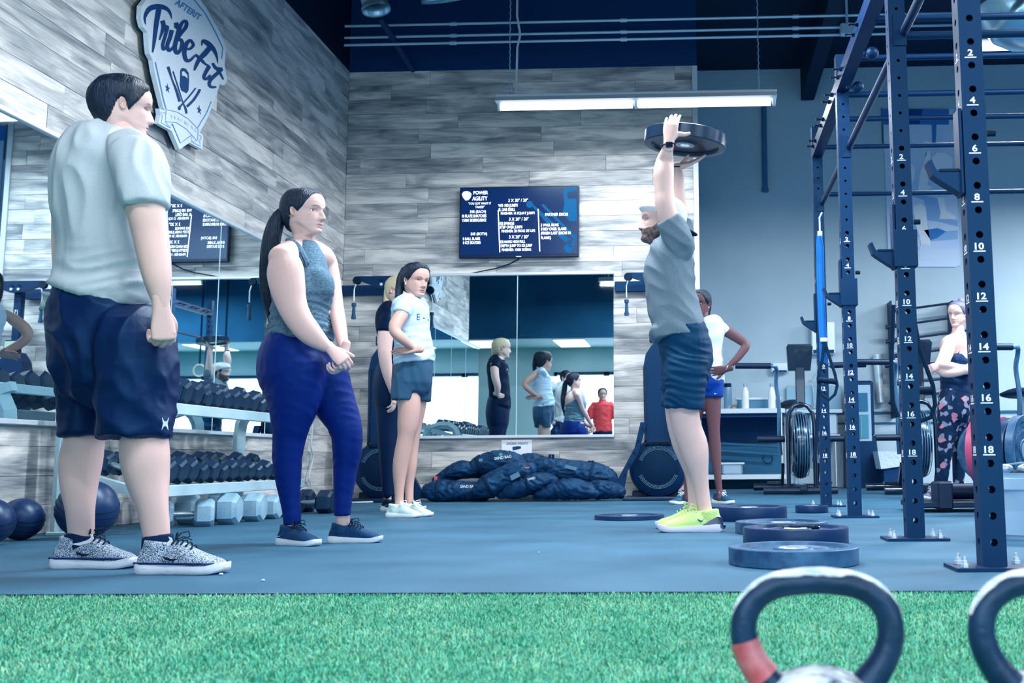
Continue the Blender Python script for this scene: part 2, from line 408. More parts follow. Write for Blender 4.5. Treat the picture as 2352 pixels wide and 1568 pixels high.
mirror(2, xr-2*st, xr, zb0, zb1, lambda u, z, o: np.array([u, D-.008-o, z]), 'large two-panel wall mirror below the television', 'x')
y5 = PXp(500, 560, -W)[1]; y1 = PXp(161, 345, -W)[1]; pst = (y5-y1)/2
z1 = PXp(300, 404, -W)[2]; z0 = PXp(560, 996, -W)[2]
mirror(6, y5-4*pst, y5+2*pst, z0, z1, lambda u, z, o: np.array([-W+.012+o, u, z]), 'long row of mirror panels on the left wall', 'y')

# ------------------------------------------------------------------ turf
def turf():
    n = 190000
    x = RNG.uniform(-2.3, 1.2, n); y = RNG.uniform(1.45, TY-.012, n); keep = (x > -.72*y-.12) & (x < .34*y+.15)
    x, y = x[keep], y[keep]; n = len(x)
    a = RNG.uniform(0, 2*PI, n); h = RNG.uniform(.006, .014, n); w2 = RNG.uniform(.0007, .0012, n); l = RNG.uniform(.003, .013, n)
    dx, dy = np.cos(a), np.sin(a); z0 = -.008
    b0 = np.c_[x-dy*w2, y+dx*w2, np.full(n, z0)]; b1 = np.c_[x+dy*w2, y-dx*w2, np.full(n, z0)]
    m0 = np.c_[x+dx*l*.35-dy*w2, y+dy*l*.35+dx*w2, z0+h*.75]; m1 = np.c_[x+dx*l*.35+dy*w2, y+dy*l*.35-dx*w2, z0+h*.75]
    tip = np.c_[x+dx*l, y+dy*l, z0+h]
    V = np.stack([b0, b1, m1, m0, tip], 1).reshape(-1, 3); i = np.arange(n)*5
    me = bpy.data.meshes.new('turf_grass'); me.vertices.add(len(V)); me.vertices.foreach_set('co', V.ravel())
    loops = np.c_[i, i+1, i+2, i+3, i+3, i+2, i+4].ravel(); me.loops.add(len(loops)); me.loops.foreach_set('vertex_index', loops)
    ls = np.c_[np.arange(n)*7, np.arange(n)*7+4].ravel(); me.polygons.add(2*n); me.polygons.foreach_set('loop_start', ls)
    me.update(calc_edges=True); me.validate()
    cl = RNG.uniform(.55, 1.25, n); cv = np.c_[cl*RNG.uniform(.5, 1.5, n), cl, cl*RNG.uniform(.75, 1.15, n), np.ones(n)]
    ca = me.color_attributes.new('tint', 'FLOAT_COLOR', 'POINT'); ca.data.foreach_set('color', np.repeat(cv, 5, 0).ravel())
    me.materials.append(mat('turf_blade', '46ab8e', .6, attr=True, spec=.25, noise=(5, '86caad', .25)))
    o = bpy.data.objects.new('turf_grass', me); COL.objects.link(o)
    tag(o, 'short green artificial grass blades of the turf strip', 'grass', kind='stuff')
turf()
struct('trim_3', MB().box((1.5, TY-.004, -.004), (17, .012, .012)), mat('turf_edging', '0a2147', .6))
for i, (px, py, r, lab) in enumerate(((604, 1332, .005, 'small white crumb on the rubber floor near the turf'), (508, 1318, .006, 'white pebble beside the toe of the grey knit shoe'), (1238, 1268, .003, 'tiny pale speck on the open floor'))):
    tag(MB().sphere(PZp(px, py, r*.7), r, 8, 6, (1.3, 1, .7)).build('crumb', m_trim, smooth=True), lab, 'debris')

# ------------------------------------------------------------------ power rack
m_rack = mat('rack_steel', '05224c', .48, spec=.6)
m_dark = mat('black_plastic', '061a3c', .45)
m_blk = mat('matt_black', '04102b', .6)
m_zinc = mat('zinc_bolt', 'dbe9f2', .35, metal=.5)
m_white = mat('white_print', 'eaf2fa', .6)
RX = PZp(2272, 1300)[0]*.985
RX = 0.942
PW = .078; HS = .0843
RYS = [3.50, 4.74, 6.55, 8.02]
def punched_post(x, y, z0, z1, holes, label_part, parent):
    """square tube with real holes punched through all four walls"""
    h = PW/2; V = []; Fc = []; hs = sorted(holes)
    def face(o, ax, nx):
        nonlocal V, Fc
        ax = np.array(ax, float); nx = np.array(nx, float); up = np.array([0, 0, 1.]); prev = z0; n = 12
        def P(u, z, dpt=0): return o+ax*u+up*z-nx*dpt
        for hz, hr in hs:
            a, b = hz-.03, hz+.03
            if a < prev: a = prev
            if a > prev+1e-4:
                k = len(V); V += [P(-h, prev), P(h, prev), P(h, a), P(-h, a)]; Fc.append((k, k+1, k+2, k+3))
            k = len(V); t = [2*PI*i/n+PI/n for i in range(n)]
            sq = []
            for q in t:
                c, s_ = math.cos(q), math.sin(q); m_ = max(abs(c), abs(s_)); sq.append((c/m_*h, hz+s_/m_*((b-a)/2)))
            V += [P(u, z) for u, z in sq]+[P(hr*math.cos(q), hz+hr*math.sin(q)) for q in t]+[P(hr*math.cos(q), hz+hr*math.sin(q), .007) for q in t]
            for i in range(n):
                j = (i+1) % n; Fc.append((k+i, k+j, k+n+j, k+n+i)); Fc.append((k+n+i, k+n+j, k+2*n+j, k+2*n+i))
            # corners of the cell
            for sx, sz, i in ((1, 1, 1), (-1, 1, 4), (-1, -1, 7), (1, -1, 10)):
                kk = len(V); V.append(P(sx*h, hz+sz*(b-a)/2)); Fc.append((k+i, kk, k+(i+1) % n) if True else None)
            prev = b
        k = len(V); V += [P(-h, prev), P(h, prev), P(h, z1), P(-h, z1)]; Fc.append((k, k+1, k+2, k+3))
    c = np.array([x, y, 0.])
    face(c+[0, -h, 0], (1, 0, 0), (0, -1, 0)); face(c+[h, 0, 0], (0, 1, 0), (1, 0, 0)); face(c+[0, h, 0], (-1, 0, 0), (0, 1, 0)); face(c+[-h, 0, 0], (0, -1, 0), (-1, 0, 0))
    k = len(V); V += [c+[-h, -h, z1], c+[h, -h, z1], c+[h, h, z1], c+[-h, h, z1]]; Fc.append((k, k+1, k+2, k+3))
    return mk('upright', V, Fc, m_rack, parent)
rack = thing('power_rack', 'tall dark blue steel squat rack with numbered perforated uprights', 'squat rack', (RX, 5.7, 0))
digs = {}
for n in range(2, 20, 2):
    v, f = text_mesh(str(n), 1., .03); v = v-[(v[:, 0].max()+v[:, 0].min())/2, 0, 0]; digs[n] = (v, f)
for y in RYS:
    holes = [(.382+(k-.5)*HS, .0125) for k in range(-3, 18)]+[(.382+(k-.5)*HS*1.0, .0075) for k in range(18, 30)]
    if y < 4: holes = [(z, .0125) for z, r in holes]
    post = punched_post(RX, y, .01, 2.95, holes, '', rack)
    MB().box((RX, y, .006), (.27, .19, .011)).build('base_plate', m_rack, rack)
    for sx in (-1, 1):
        for sy in (-1, 1):
            bx, by = RX+sx*(.10+(.0 if sy < 0 else -.006)), y+sy*.055
            MB().cyl((bx, by, .011), (bx, by, .022), .014, n=6).cyl((bx, by, .022), (bx, by, .032), .010, n=6).cyl((bx, by, .03), (bx, by, .046), .005, n=8).build('anchor_bolt', m_zinc, rack)
    for n in range(2, 20, 2):
        z = .382+(18-n)*HS; hgt = .0225; v, f = digs[n]; V = np.c_[v[:, 0]*hgt/.72*1.18+RX-.003, np.full(len(v), y-PW/2-.0007), v[:, 1]*hgt/.72+z-.008]
        mb = MB().add(V, f).box((RX-.003, y-PW/2-.0005, z-.0145), (.040, .001, .004)); mb.build('height_mark', m_white, post)
        V = np.c_[np.full(len(v), RX-PW/2-.0007), y-v[:, 0]*hgt/.72*1.18, v[:, 1]*hgt/.72+z-.008]
        if n % 2 == 0: MB().add(V, [q[::-1] for q in f]).box((RX-PW/2-.0005, y, z-.0145), (.001, .040, .004)).build('height_mark', m_white, post)
for (a, b) in zip(RYS[:-1], RYS[1:]):
    bm = MB().bar((RX, a+PW/2, 2.745), (RX, b-PW/2, 2.745), PW, .09).build('side_beam', m_rack, rack)
    for yy in (a+.16, a+.30, (a+b)/2-.07, (a+b)/2+.07, b-.30, b-.16):
        MB().cyl((RX-.055, yy, 2.75), (RX-.036, yy, 2.75), .014, n=6).cyl((RX-.085, yy, 2.75), (RX-.055, yy, 2.75), .006, n=8).cyl((RX-.092, yy, 2.75), (RX-.085, yy, 2.75), .010, n=6).build('bolt', m_blk, bm)
    MB().box((RX+.012, b-PW/2-.004, 2.34), (.06, .01, .15)).build('bracket', m_rack, rack)
    MB().cyl((RX+.03, a+PW/2, 2.33), (RX+.03, b-PW/2, 2.33), .021, n=14).build('pull_up_tube', m_rack, rack, smooth=True)
RX2 = 2.62
for i, (y, z) in enumerate(((8.02, 2.79), (8.02, 2.41), (7.25, 2.76), (6.55, 2.69), (6.0, 2.72), (5.42, 2.71), (4.9, 2.71), (4.74, 2.345))):
    if z == 2.345: z = 2.33
    MB().cyl((RX+.03, y, z), (RX2, y, z), .019, n=12).build('crossbar', m_rack, rack, smooth=True)
for y in RYS[1:]:
    post = punched_post(RX2, y, .01, 2.95, [(.382+(k-.5)*HS, .0125) for k in range(-3, 18)], '', rack)
    MB().box((RX2, y, .006), (.27, .19, .011)).build('base_plate', m_rack, rack)
for a, b in zip(RYS[:-1], RYS[1:]): MB().bar((RX2, a+PW/2, 2.745), (RX2, b-PW/2, 2.745), PW, .09).build('side_beam', m_rack, rack)
for px, py, y in ((2003, 122, 5.65), (1970, 200, 6.35)):
    p = PYp(px, py, y); q = p.copy(); q[0] = RX
    MB().sphere(p, .036, 20, 12).cyl(q, p, .009, n=8).build('globe_grip', m_rack, rack, smooth=True)
# J-hooks hang on the posts
def jhook(y, z, s, lab):
    t = thing('j_hook', lab, 'rack hook', (RX, y, z)); h = PW/2
    if y in (RYS[1], RYS[2]): MB().box((RX, y-h-.006, z), (PW+.03, .009, .17), .002).box((RX+h+.010, y, z), (.009, PW+.02, .17), .002).build('sleeve', m_rack, t)
    MB().box((RX-h-.008, y, z+.06), (.012, .075, .30), .003).build('side_plate', m_rack, t)
    MB().cyl((RX+h+.012, y, z+.13), (RX+h+.04, y, z+.13), .012, n=10).build('pin', m_blk, t)
    x = RX-h-.014; pr = [(x, 0, z-.03), (x, 0, z-.085), (x-.075, 0, z-.034), (x-.092, 0, z-.02), (x-.108, 0, z+.026), (x-.094, 0, z+.034), (x-.080, 0, z), (x-.068, 0, z-.012), (x, 0, z-.012)]
    MB().prism([(a, y-.028, c) for a, b, c in pr], (0, .056, 0)).build('hook_arm', m_rack, t)
    MB().box((x-.036, y, z-.006), (.07, .06, .012), .002).build('wear_pad', m_blk, t)
for i, (y, py, lab) in enumerate(((RYS[0], 395, 'steel rack hook on the nearest upright, holding its arm to the left'), (RYS[1], 575, 'steel rack hook on the second upright, beside the poster'),
                                  (RYS[2], 672, 'steel rack hook on the third upright, next to the blue straps'), (RYS[3], 735, 'steel rack hook on the farthest upright, behind the blue straps'))):
    jhook(y, PYp(2000, py, y)[2], 1, lab)
# suspension straps
m_blue = mat('blue_webbing', '1f72c4', .7); m_bweb = mat('black_webbing', '071a38', .75)
def strap(px, Y, tilt, lab, pts_blue, handle, loops, tail, up=None):
    t = thing('suspension_strap', lab, 'strap trainer', PYp(handle[0], handle[1], Y))
    if pts_blue:
        for k, off in enumerate((-5, 0, 6)):
            P = [PYp(x+off*(.3 if i == 0 else 1), y+k*3, Y-.005*k) for i, (x, y) in enumerate(pts_blue)]
            MB().tube(P, .017, 8, flat=.22).build('blue_strap', m_blue, t)
        p = PYp(pts_blue[0][0], pts_blue[0][1], Y); MB().box(p, (.035, .012, .05), .004).tube([p+[0, 0, .02], p+[0, 0, .12], p+[.02, 0, .16]], .006, 6).build('carabiner', m_zinc, t)
        p = PYp(pts_blue[-2][0], pts_blue[-2][1], Y-.02); MB().box(p, (.05, .012, .03), .003).build('buckle', m_zinc, t)
    a, b = PYp(handle[0], handle[1], Y-.03), PYp(handle[2], handle[3], Y-.03)
    MB().cyl(a, b, .020, n=14).cyl(a-(b-a)*.03, a, .023, n=14).cyl(b, b+(b-a)*.03, .023, n=14).build('handle', m_blk, t, smooth=True)
    for L in loops: MB().tube([PYp(x, y, Y-.03) for x, y in L], .011, 8, flat=.3).build('loop_strap', m_bweb, t)
    if tail: MB().tube([PYp(x, y, Y+.01) for x, y in tail], .013, 8, flat=.3).build('hanging_strap', m_bweb, t)
    return t
strap(0, 7.35, 0, 'blue and black suspension straps hanging at the far uprights', [(1883, 538), (1885, 560), (1886, 640), (1889, 720), (1892, 780), (1893, 830)], (1880, 872, 1918, 876),
      [[(1893, 785), (1888, 830), (1879, 868), (1880, 890), (1890, 908), (1904, 918), (1918, 905), (1923, 885), (1918, 860), (1902, 810), (1895, 785)]],
      [(1881, 872), (1879, 930), (1876, 1000), (1870, 1060)])
strap(0, 5.2, 0, 'black suspension strap with foam handle behind the second upright', None, (2100, 897, 2138, 896),
      [[(2102, 745), (2112, 800), (2130, 850), (2143, 885), (2148, 930), (2138, 958), (2115, 966), (2105, 960)], [(2052, 700), (2047, 840), (2050, 920), (2062, 958)]], None)
# gym rings over the right-hand bay, outside the frame, seen in the mirrors
for i, x in enumerate((1.55, 2.0)):
    t = thing('gym_ring', ('wooden gym ring hanging nearer the turf', 'wooden gym ring hanging beside its twin, further from the wall')[i], 'gym ring', (x, 1.6, 2.0))
    q = np.linspace(0, 2*PI, 25)[:-1]
    MB().tube(np.c_[x+np.cos(q)*.105, np.full(24, 1.6), 2.0+np.sin(q)*.105], .015, 8, closed=True).build('ring', mat('ring_wood', 'dcd2bd', .5), t, smooth=True)
    MB().tube([(x, 1.6, 2.1), (x, 1.6, 3.2), (x, 1.6, ZC)], .018, 6, flat=.2).build('webbing', m_bweb, t)

# ------------------------------------------------------------------ weight plates
m_rubp = mat('plate_rubber', '0c2c58', .38, spec=.55, bump=(70, .12)); m_rubp2 = mat('plate_rubber_worn', '123a66', .42, spec=.6, noise=(14, '3c6c92', .2), bump=(70, .12))
m_hub = mat('plate_hub', 'cfe0ec', .3, metal=.7)
def plate(loc, r, th, lab, group=None, m=None, axis=(0, 0, 1), name='weight_plate'):
    t = thing(name, lab, 'weight plate', loc, group=group); c = np.asarray(loc, float); a = np.array(axis, float)
    pr = [(.026, th*.12), (.026, th*.88), (r*.30, th*.9), (r*.32, th*.80), (r*.52, th*.78), (r*.56, th*.86), (r*.60, th*.78), (r*.80, th*.78), (r*.83, th*.985), (r*.955, th), (r*.990, th*.985), (r, th*.94), (r, th*.06), (r*.990, th*.015), (r*.955, 0), (r*.83, th*.015), (r*.8, th*.2), (r*.32, th*.2), (r*.3, th*.1), (.026, th*.12)]
    MB().lathe(pr, c, axis, 64).build('disc', m or m_rubp, t, smooth=True)
    MB().lathe([(.0255, th*.1), (.0255, th*.94), (.046, th*.94), (.052, th*.90), (.052, th*.1), (.0255, th*.1)], c, axis, 32).build('hub', m_hub, t, smooth=True)
    ax, u, d = frame(a)
    for k in range(3):       # raised cast arcs on the face
        q = np.linspace(k*2.094+.3, k*2.094+1.6, 12)
        MB().tube([c+(ax*math.cos(z)+u*math.sin(z))*r*.69+d*th*.79 for z in q], .006, 6, flat=.5).build('cast_arc', m or m_rubp, t)
    return t
def floorplate(x0, x1, yb, r, th, lab, **k):
    d = None
    Y = r*2*F/(x1-x0)
    p = PZp((x0+x1)/2, yb); Yf = p[1]          # front edge on the floor
    c = PZp((x0+x1)/2, yb); c[1] += r; c[0] = PYp((x0+x1)/2, yb, Yf+r)[0]
    return plate((c[0], c[1], 0), r, th, lab, **k)
floorplate(1668, 1978, 1309, .225, .060, 'bumper plate lying nearest the kettlebell, lowest of the row', m=m_rubp2)
floorplate(1694, 1962, 1258, .225, .072, 'thick bumper plate lying just behind the nearest one', m=m_rubp)
floorplate(1676, 1914, 1231, .225, .058, 'bumper plate under the black phone', m=m_rubp2)
floorplate(1655, 1787, 1199, .225, .083, 'very thick bumper plate on the floor right of the yellow shoes')
floorplate(1362, 1529, 1196, .215, .026, 'thin iron plate lying flat left of the yellow shoes')
pp = PZp(1660, 1204); 
plate((RX-.20, 7.15, 0), .11, .05, 'small change plate half hidden behind the very thick bumper plate')
p = PZp(1836, 1222)
tag(MB().box((PYp(1838, 1200, 4.62)[0], 4.62, .066), (.16, .078, .011), .004).build('phone', mat('phone_black', '051025', .15, coat=.5)), 'black mobile phone lying on a bumper plate', 'phone')

# ------------------------------------------------------------------ kettlebells in the foreground
def kettlebell(cx, cy, rz, lab, tape):
    t = thing('kettlebell', lab, 'kettlebell', (cx, cy, -.006)); c_, s_ = math.cos(rz), math.sin(rz)
    global LOCAL; LOCAL = True
    mk_ = mat('kettlebell_iron', '07193a', .42, spec=.6, noise=(16, '123057', .2), bump=(45, .25))
    chalk = mat('kettlebell_chalk', '0a1e42', .6, noise=(13, 'dfe9ef', .05), bump=(45, .3))
    prof = []
    for k in range(25):
        a = -PI/2+PI*k/24; z = .085*math.sin(a); r = .092*math.cos(a)
        if z < -.066: z = -.066; r = .092*math.cos(math.asin(.066/.085))*(k/ (2 if k > 0 else 1))if k < 2 else r
        prof.append((max(r, 0), z+.066))
    prof = [(0, 0), (.055, 0)]+[(r, z) for r, z in prof if z > .001]
    MB().lathe(prof, (0, 0, 0), n=48).build('bell', chalk, t, smooth=True)
    q = np.linspace(-.62*PI, 1.62*PI-PI*.0, 60); pts = []; rad = []
    hp = [(-.045, .118), (-.066, .140), (-.084, .168), (-.089, .198), (-.078, .226), (-.052, .244), (0, .250), (.052, .244), (.078, .226), (.089, .198), (.084, .168), (.066, .140), (.045, .118)]
    hp = np.array(hp); L = np.r_[0, np.cumsum(np.linalg.norm(np.diff(hp, axis=0), axis=1))]; s = np.linspace(0, L[-1], 61)
    from_ = lambda k: np.interp(s, L, hp[:, k])
    X, Z = from_(0), from_(1); ker = np.ones(5)/5
    X = np.r_[X[:2], np.convolve(X, ker, 'valid'), X[-2:]]; Z = np.r_[Z[:2], np.convolve(Z, ker, 'valid'), Z[-2:]]
    R_ = np.interp(s/L[-1], [0, .12, .3, .7, .88, 1], [.021, .0165, .0152, .0152, .0165, .021])
    P = np.c_[X*c_, X*s_, Z]
    hn = MB().tube(P, R_, 20).build('handle', mk_, t, smooth=True)
    MB().tube(P[21:40], R_[21:40]+.0012, 20, caps=False).build('chalk_residue', mat('chalk_film', 'e6edee', .85, noise=(18, '8fa6b6', .25), bump=(60, .5)), hn, smooth=True) if False else None
    if tape: MB().tube(P[4:12], R_[4:12]+.0012, 20, caps=False).build('tape_band', mat('red_tape', 'c84a50', .5, noise=(30, 'd98a8e', .2)), hn, smooth=True)
    # powdery chalk worn into the top of the grip
    a = np.linspace(PI*.18, PI*.82, 9); V = []; Fc = []
    for i, k in enumerate(range(15, 46)):
        T = P[k+1]-P[k-1]; T /= np.linalg.norm(T); n1 = np.cross(T, [0, 0, 1.]); n1 /= np.linalg.norm(n1); n2 = np.cross(n1, T)
        wv = 1-abs(i-15)/17
        for q_ in a: aa = PI/2+(q_-PI/2)*(.35+.75*wv)+.07*math.sin(i*.9+q_*2)+random.Random(i*31+int(q_*9)).uniform(-.07, .07); V.append(P[k]+(n1*math.cos(aa)+n2*math.sin(aa))*(R_[k]+.0009))
        if i:
            for j in range(8): b = (i-1)*9+j; Fc.append((b, b+1, b+10, b+9))
    mk('chalk_residue', V, Fc, mat('chalk_film', 'e8efef', .9, noise=(60, '9fb6c6', .2), bump=(120, .6)), hn, smooth=True)
    LOCAL = False
    t.scale = (.93, .93, .93)
    return t
kettlebell((1866-1612)*1.19/2400, 1.19, 0., 'black kettlebell with chalked grip and red tape on its handle', True)
kettlebell((2386-1612)*1.19/2400, 1.19, .1, 'second black kettlebell with chalked grip, cut off by the frame edge', False)

# ------------------------------------------------------------------ dumbbell rack and dumbbells
m_rackw = mat('rack_white', 'b7d6e2', .4, spec=.4, noise=(7, '9cc3d2', .25))
m_hex = mat('dumbbell_rubber', '0d2c4c', .34, spec=.8, bump=(80, .15)); m_hexg = mat('dumbbell_grey', '5e92b2', .55, noise=(9, '9dc6da', .25), bump=(60, .2))
m_chr = mat('knurled_steel', 'bcd3e2', .3, metal=.8)
DX = -3.02
db = thing('dumbbell_rack', 'white two-tier dumbbell rack with arched end frames along the mirror wall', 'dumbbell rack', (DX, 6.5, 0))
ZU, ZL = .655, .215
for y in (5.35, 7.42):
    arch = [(-3.30, y, 0), (-3.30, y, .55), (-3.29, y, .64), (-3.255, y, .71), (-3.19, y, .765), (-3.10, y, .79), (-3.0, y, .785), (-2.93, y, .74), (-2.90, y, .66)]
    for a, b in zip(arch[:-1], arch[1:]): pass
    MB().tube(arch, .046, 4, flat=.8).build('end_frame', m_rackw, db)
    MB().box((-3.28, y, .01), (.12, .09, .02), .004).build('foot', m_rackw, db)
    MB().bar((-3.31, y, .33), (-2.84, y, .20), .05, .05).build('shelf_arm', m_rackw, db)
    MB().bar((-3.31, y, .77), (-2.90, y, .64), .05, .05).build('shelf_arm', m_rackw, db)
for z in (ZU, ZL):
    MB().bar((-2.845, 5.33, z), (-2.845, 7.46, z), .03, .062, .004).build('front_rail', m_rackw, db)
    MB().bar((-3.24, 5.33, z+.11), (-3.24, 7.46, z+.11), .03, .05, .004).build('rear_rail', m_rackw, db)
def dumbbell(lab, group, R=.066, HL=.085, GL=.12, m=None, name='dumbbell'):
    t = thing(name, lab, 'dumbbell', group=group); global LOCAL; LOCAL = True
    MB().cyl((-GL/2-.01, 0, 0), (GL/2+.01, 0, 0), .015, n=12).build('handle', m_chr, t, smooth=True)
    for s in (-1, 1):
        x0, x1 = s*GL/2, s*(GL/2+HL); ch = .16*HL*s
        mb = MB(); t6 = [PI/6+k*PI/3 for k in range(6)]; V = []
        for x, r in ((x0, R*.80), (x0+ch, R), (x1-ch, R), (x1, R*.80)): V += [(x, r*math.cos(q), r*math.sin(q)) for q in t6]
        Fc = [(k*6+i, k*6+(i+1) % 6, k*6+6+(i+1) % 6, k*6+6+i) for k in range(3) for i in range(6)]+[(5, 4, 3, 2, 1, 0), tuple(range(18, 24))]
        if s < 0: Fc = [q[::-1] for q in Fc]
        mb.add(V, Fc).build('hex_head', m or m_hex, t)
    LOCAL = False; return t
rg = random.Random(5); ORD = 'first second third fourth fifth sixth seventh eighth ninth tenth eleventh twelfth thirteenth fourteenth fifteenth'.split()
def shelf(z, labs, grp, n, y0, y1):
    st = (y1-y0)/(n-1)
    base = None
    nonlocal_ = 0
    for k in range(n):
        R = .050+.022*((k*7) % n)/n if k % 3 else .066
        if k in (3, 4): R = .074
        o = dumbbell(labs, grp) if base is None else copy_tree(base); base = base or o; o['label'] = labs+', '+ORD[k]+' from the near end'
        s_ = R/.066; o.scale = (1., min(s_, st/2/.066*.97), s_)
        tilt = math.atan2(.11, .40)
        o.location = (-3.045, y0+k*st, z+.055+.066*s_*.93+.01); o.rotation_euler = (rg.choice((0, PI/3)), tilt, rg.uniform(-.05, .05))
        o.rotation_euler = (0, tilt, rg.uniform(-.04, .04))
shelf(ZU, 'black hex dumbbell on the upper shelf', 'dumbbells on the upper shelf of the white rack', 15, 5.46, 7.28)
shelf(ZL, 'black hex dumbbell on the lower shelf', 'dumbbells on the lower shelf of the white rack', 15, 5.46, 7.28)
fl = [(6.0, -2.97, .40, .084, 'worn grey dumbbell standing first under the rack beside the knit shoes'), (6.22, -2.93, .1, .098, 'large worn grey dumbbell under the rack, below the lower shelf numbers'), (6.52, -2.90, .05, .094, 'large worn grey dumbbell second from the blue leggings on the floor'),
      (6.82, -2.90, .0, .082, 'worn grey dumbbell on the floor right beside the blue leggings'), (7.08, -2.92, 0, .080, 'worn grey dumbbell on the floor hidden partly by the blue leggings'),
      (7.50, -2.80, .0, .088, 'dark dumbbell on the floor seen between the blue leggings, nearer one'), (7.72, -2.80, .0, .088, 'dark dumbbell on the floor seen between the blue leggings, farther one')]
for y, x, rz, R, lab in fl:
    o = dumbbell(lab, None, R, R*1.25, .11, m_hexg if y < 7.3 else m_hex); o.location = (x, y, R*.867+.001); o.rotation_euler = (0, 0, rz)
# medicine balls
def ball(px, pyb, r, lab, grooves=True, Y=None):
    c = PZp(px, pyb)
    if Y: c = np.array([px, Y, 0.])
    c = np.array([c[0], c[1], r])
    t = thing('medicine_ball', lab, 'medicine ball', c)
    MB().sphere(c, r, 40, 24).build('ball', mat('ball_rubber', '0b2a58', .38, spec=.55, bump=(40, .1)), t, smooth=True)
    ax, u, d = frame((.35, -.25, .9))
    for k in (-.32, -.12, .12, .32):
        q = np.linspace(0, 2*PI, 49)[:-1]; rr = r*math.cos(k)
        MB().tube(c+rr*(np.outer(np.cos(q), ax)+np.outer(np.sin(q), u))+d*r*math.sin(k), .0028, 6, closed=True).build('groove_ring', m_blk, t, smooth=True)
ball(-3.235, 0, .105, 'dark blue medicine ball cut off by the left frame edge', Y=4.72); ball(-3.29, 0, .100, 'dark blue medicine ball beside the white rack leg', Y=5.03); ball(-3.02, 0, .142, 'large dark medicine ball between the shins of the man in grey', Y=5.12)
p = PZp(-12, 1195)
tag(MB().box((p[0]+.0, p[1]-.15, .30), (.05, .05, .10), .01).build('pink_band', mat('pink_band', 'e23aa0', .5)), 'edge of a pink band at the left frame edge', 'band')

# ------------------------------------------------------------------ television
m_bez = mat('tv_bezel', '0a1c40', .35); m_scr = mat('tv_screen', '02102e', .25, emit='08306e', estr=.75)
m_txt = mat('screen_text', 'ffffff', emit='eaf8ff', estr=1.7); m_scrb = mat('screen_blue', '000000', emit='0a78c8', estr=.75); m_scrl = mat('screen_lightblue', '000000', emit='3f92cc', estr=.8)
YT = D-.085
tv = thing('television', 'wall-mounted flat television showing a workout list', 'television', PYp(1190, 590, YT))
q = [PYp(1052, 431, YT), PYp(1327, 425, YT), PYp(1332, 588, YT), PYp(1057, 594, YT)]
x0, x1 = (q[0][0]+q[3][0])/2, (q[1][0]+q[2][0])/2; z1, z0 = (q[0][2]+q[1][2])/2, (q[2][2]+q[3][2])/2
MB().box(((x0+x1)/2, YT+.03, (z0+z1)/2), (x1-x0, .045, z1-z0), .006).build('bezel', m_bez, tv)
MB().box(((x0+x1)/2, YT+.068, (z0+z1)/2), (.4, .03, .3)).build('wall_bracket', m_blk, tv)
scr = MB().box(((x0+x1)/2, YT+.006, (z0+z1)/2+.008), (x1-x0-.030, .004, z1-z0-.046)).build('screen', m_scr, tv)
MB().box(((x0+x1)/2, YT+.005, z0+.010), (.05, .004, .006)).build('brand_bar', m_white, tv)
ex = (PYp(1300, 500, YT)-PYp(1100, 500, YT)); ppm = 200/np.linalg.norm(ex)   # px per metre at the TV
def tvp(u, v): return PYp(1040+u/7.587, 410+v/7.587, YT+.002)
def tvt(s, u, v, h, wd, bold=.012): text_on('screen_text', s, tvp(u, v+h*.5), (1, 0, 0), (0, 0, 1), m_txt, scr, h=h/7.587/ppm, fit=wd/7.587/ppm, bold=bold*.45)
for r in (('POWER', 360, 245, 62, 255, .03), ('AGILITY', 340, 345, 72, 265, .03), ('"YOU GOT WHAT IT', 270, 435, 40, 400, .01), ('TAKES?"', 390, 495, 40, 165, .01), ('E45 (EACH)', 303, 575, 50, 275, .01),
          ('10 PLATE SNATCHES', 162, 653, 52, 425, .02), ('150M SKIERG/BIKE', 165, 727, 52, 418, .02), ('E45 (BOTH)', 316, 963, 50, 280, .01), ('8 BALL SLAMS', 175, 1048, 48, 298, .02), ('8 ICE SKATERS', 178, 1117, 48, 305, .02),
          ('3 X 20" / 20"', 968, 378, 56, 340, .01), ('WB 180 JUMPS', 792, 468, 54, 340, .02), ('SL LINE DRILL', 798, 540, 54, 288, .02), ('FINISHER: 15 SQUAT JUMPS', 838, 605, 46, 590, .012),
          ('3 X 20" / 20"', 980, 705, 56, 340, .01), ('KB SWINGS', 820, 780, 50, 248, .02), ('STEP OVER JUMPS', 820, 845, 50, 392, .02), ('FINISHER: 20 FROG SIT-UPS', 850, 914, 46, 582, .012),
          ('3 X 20" / 20"', 980, 1015, 56, 340, .01), ('DB HANG HIGH PULL', 830, 1100, 50, 432, .02), ('DEPTH JUMP TO KB JUMP', 835, 1168, 50, 545, .02), ('FINISHER: 150M SKIERG', 853, 1240, 46, 508, .012),
          ('PARTNER EMOM', 1610, 625, 52, 395, .01), ('2 WALL RUNS', 1533, 808, 50, 310, .02), ('8 REV OVER SLAMS', 1535, 878, 50, 440, .02), ('(FINISH LAST EMOM IN', 1535, 950, 50, 515, .02), ('PLANK)', 1537, 1030, 50, 172, .02)):
    tvt(*r)
for u, v0, v1, du in ((790, 550, 1285, 30), (1488, 530, 1268, 28)):
    MB().bar(tvp(u, v0)+[0, -.001, 0], tvp(u+du, v1)+[0, -.001, 0], .008, .002, up=(0, 1, 0)).build('column_rule', m_txt, scr)
def flat(name, pts, m, parent, mapf, vec=(0, -.001, 0)):
    return MB().prism([mapf(*p) for p in pts], vec).build(name, m, parent)
tv1 = lambda u, v: PYp(1040+u/7.587, 410+v/7.587, YT+.0035)
circ = lambda cu, cv, r, n=20: [(cu+r*math.cos(a), cv+r*math.sin(a)) for a in np.linspace(0, 2*PI, n, endpoint=False)]
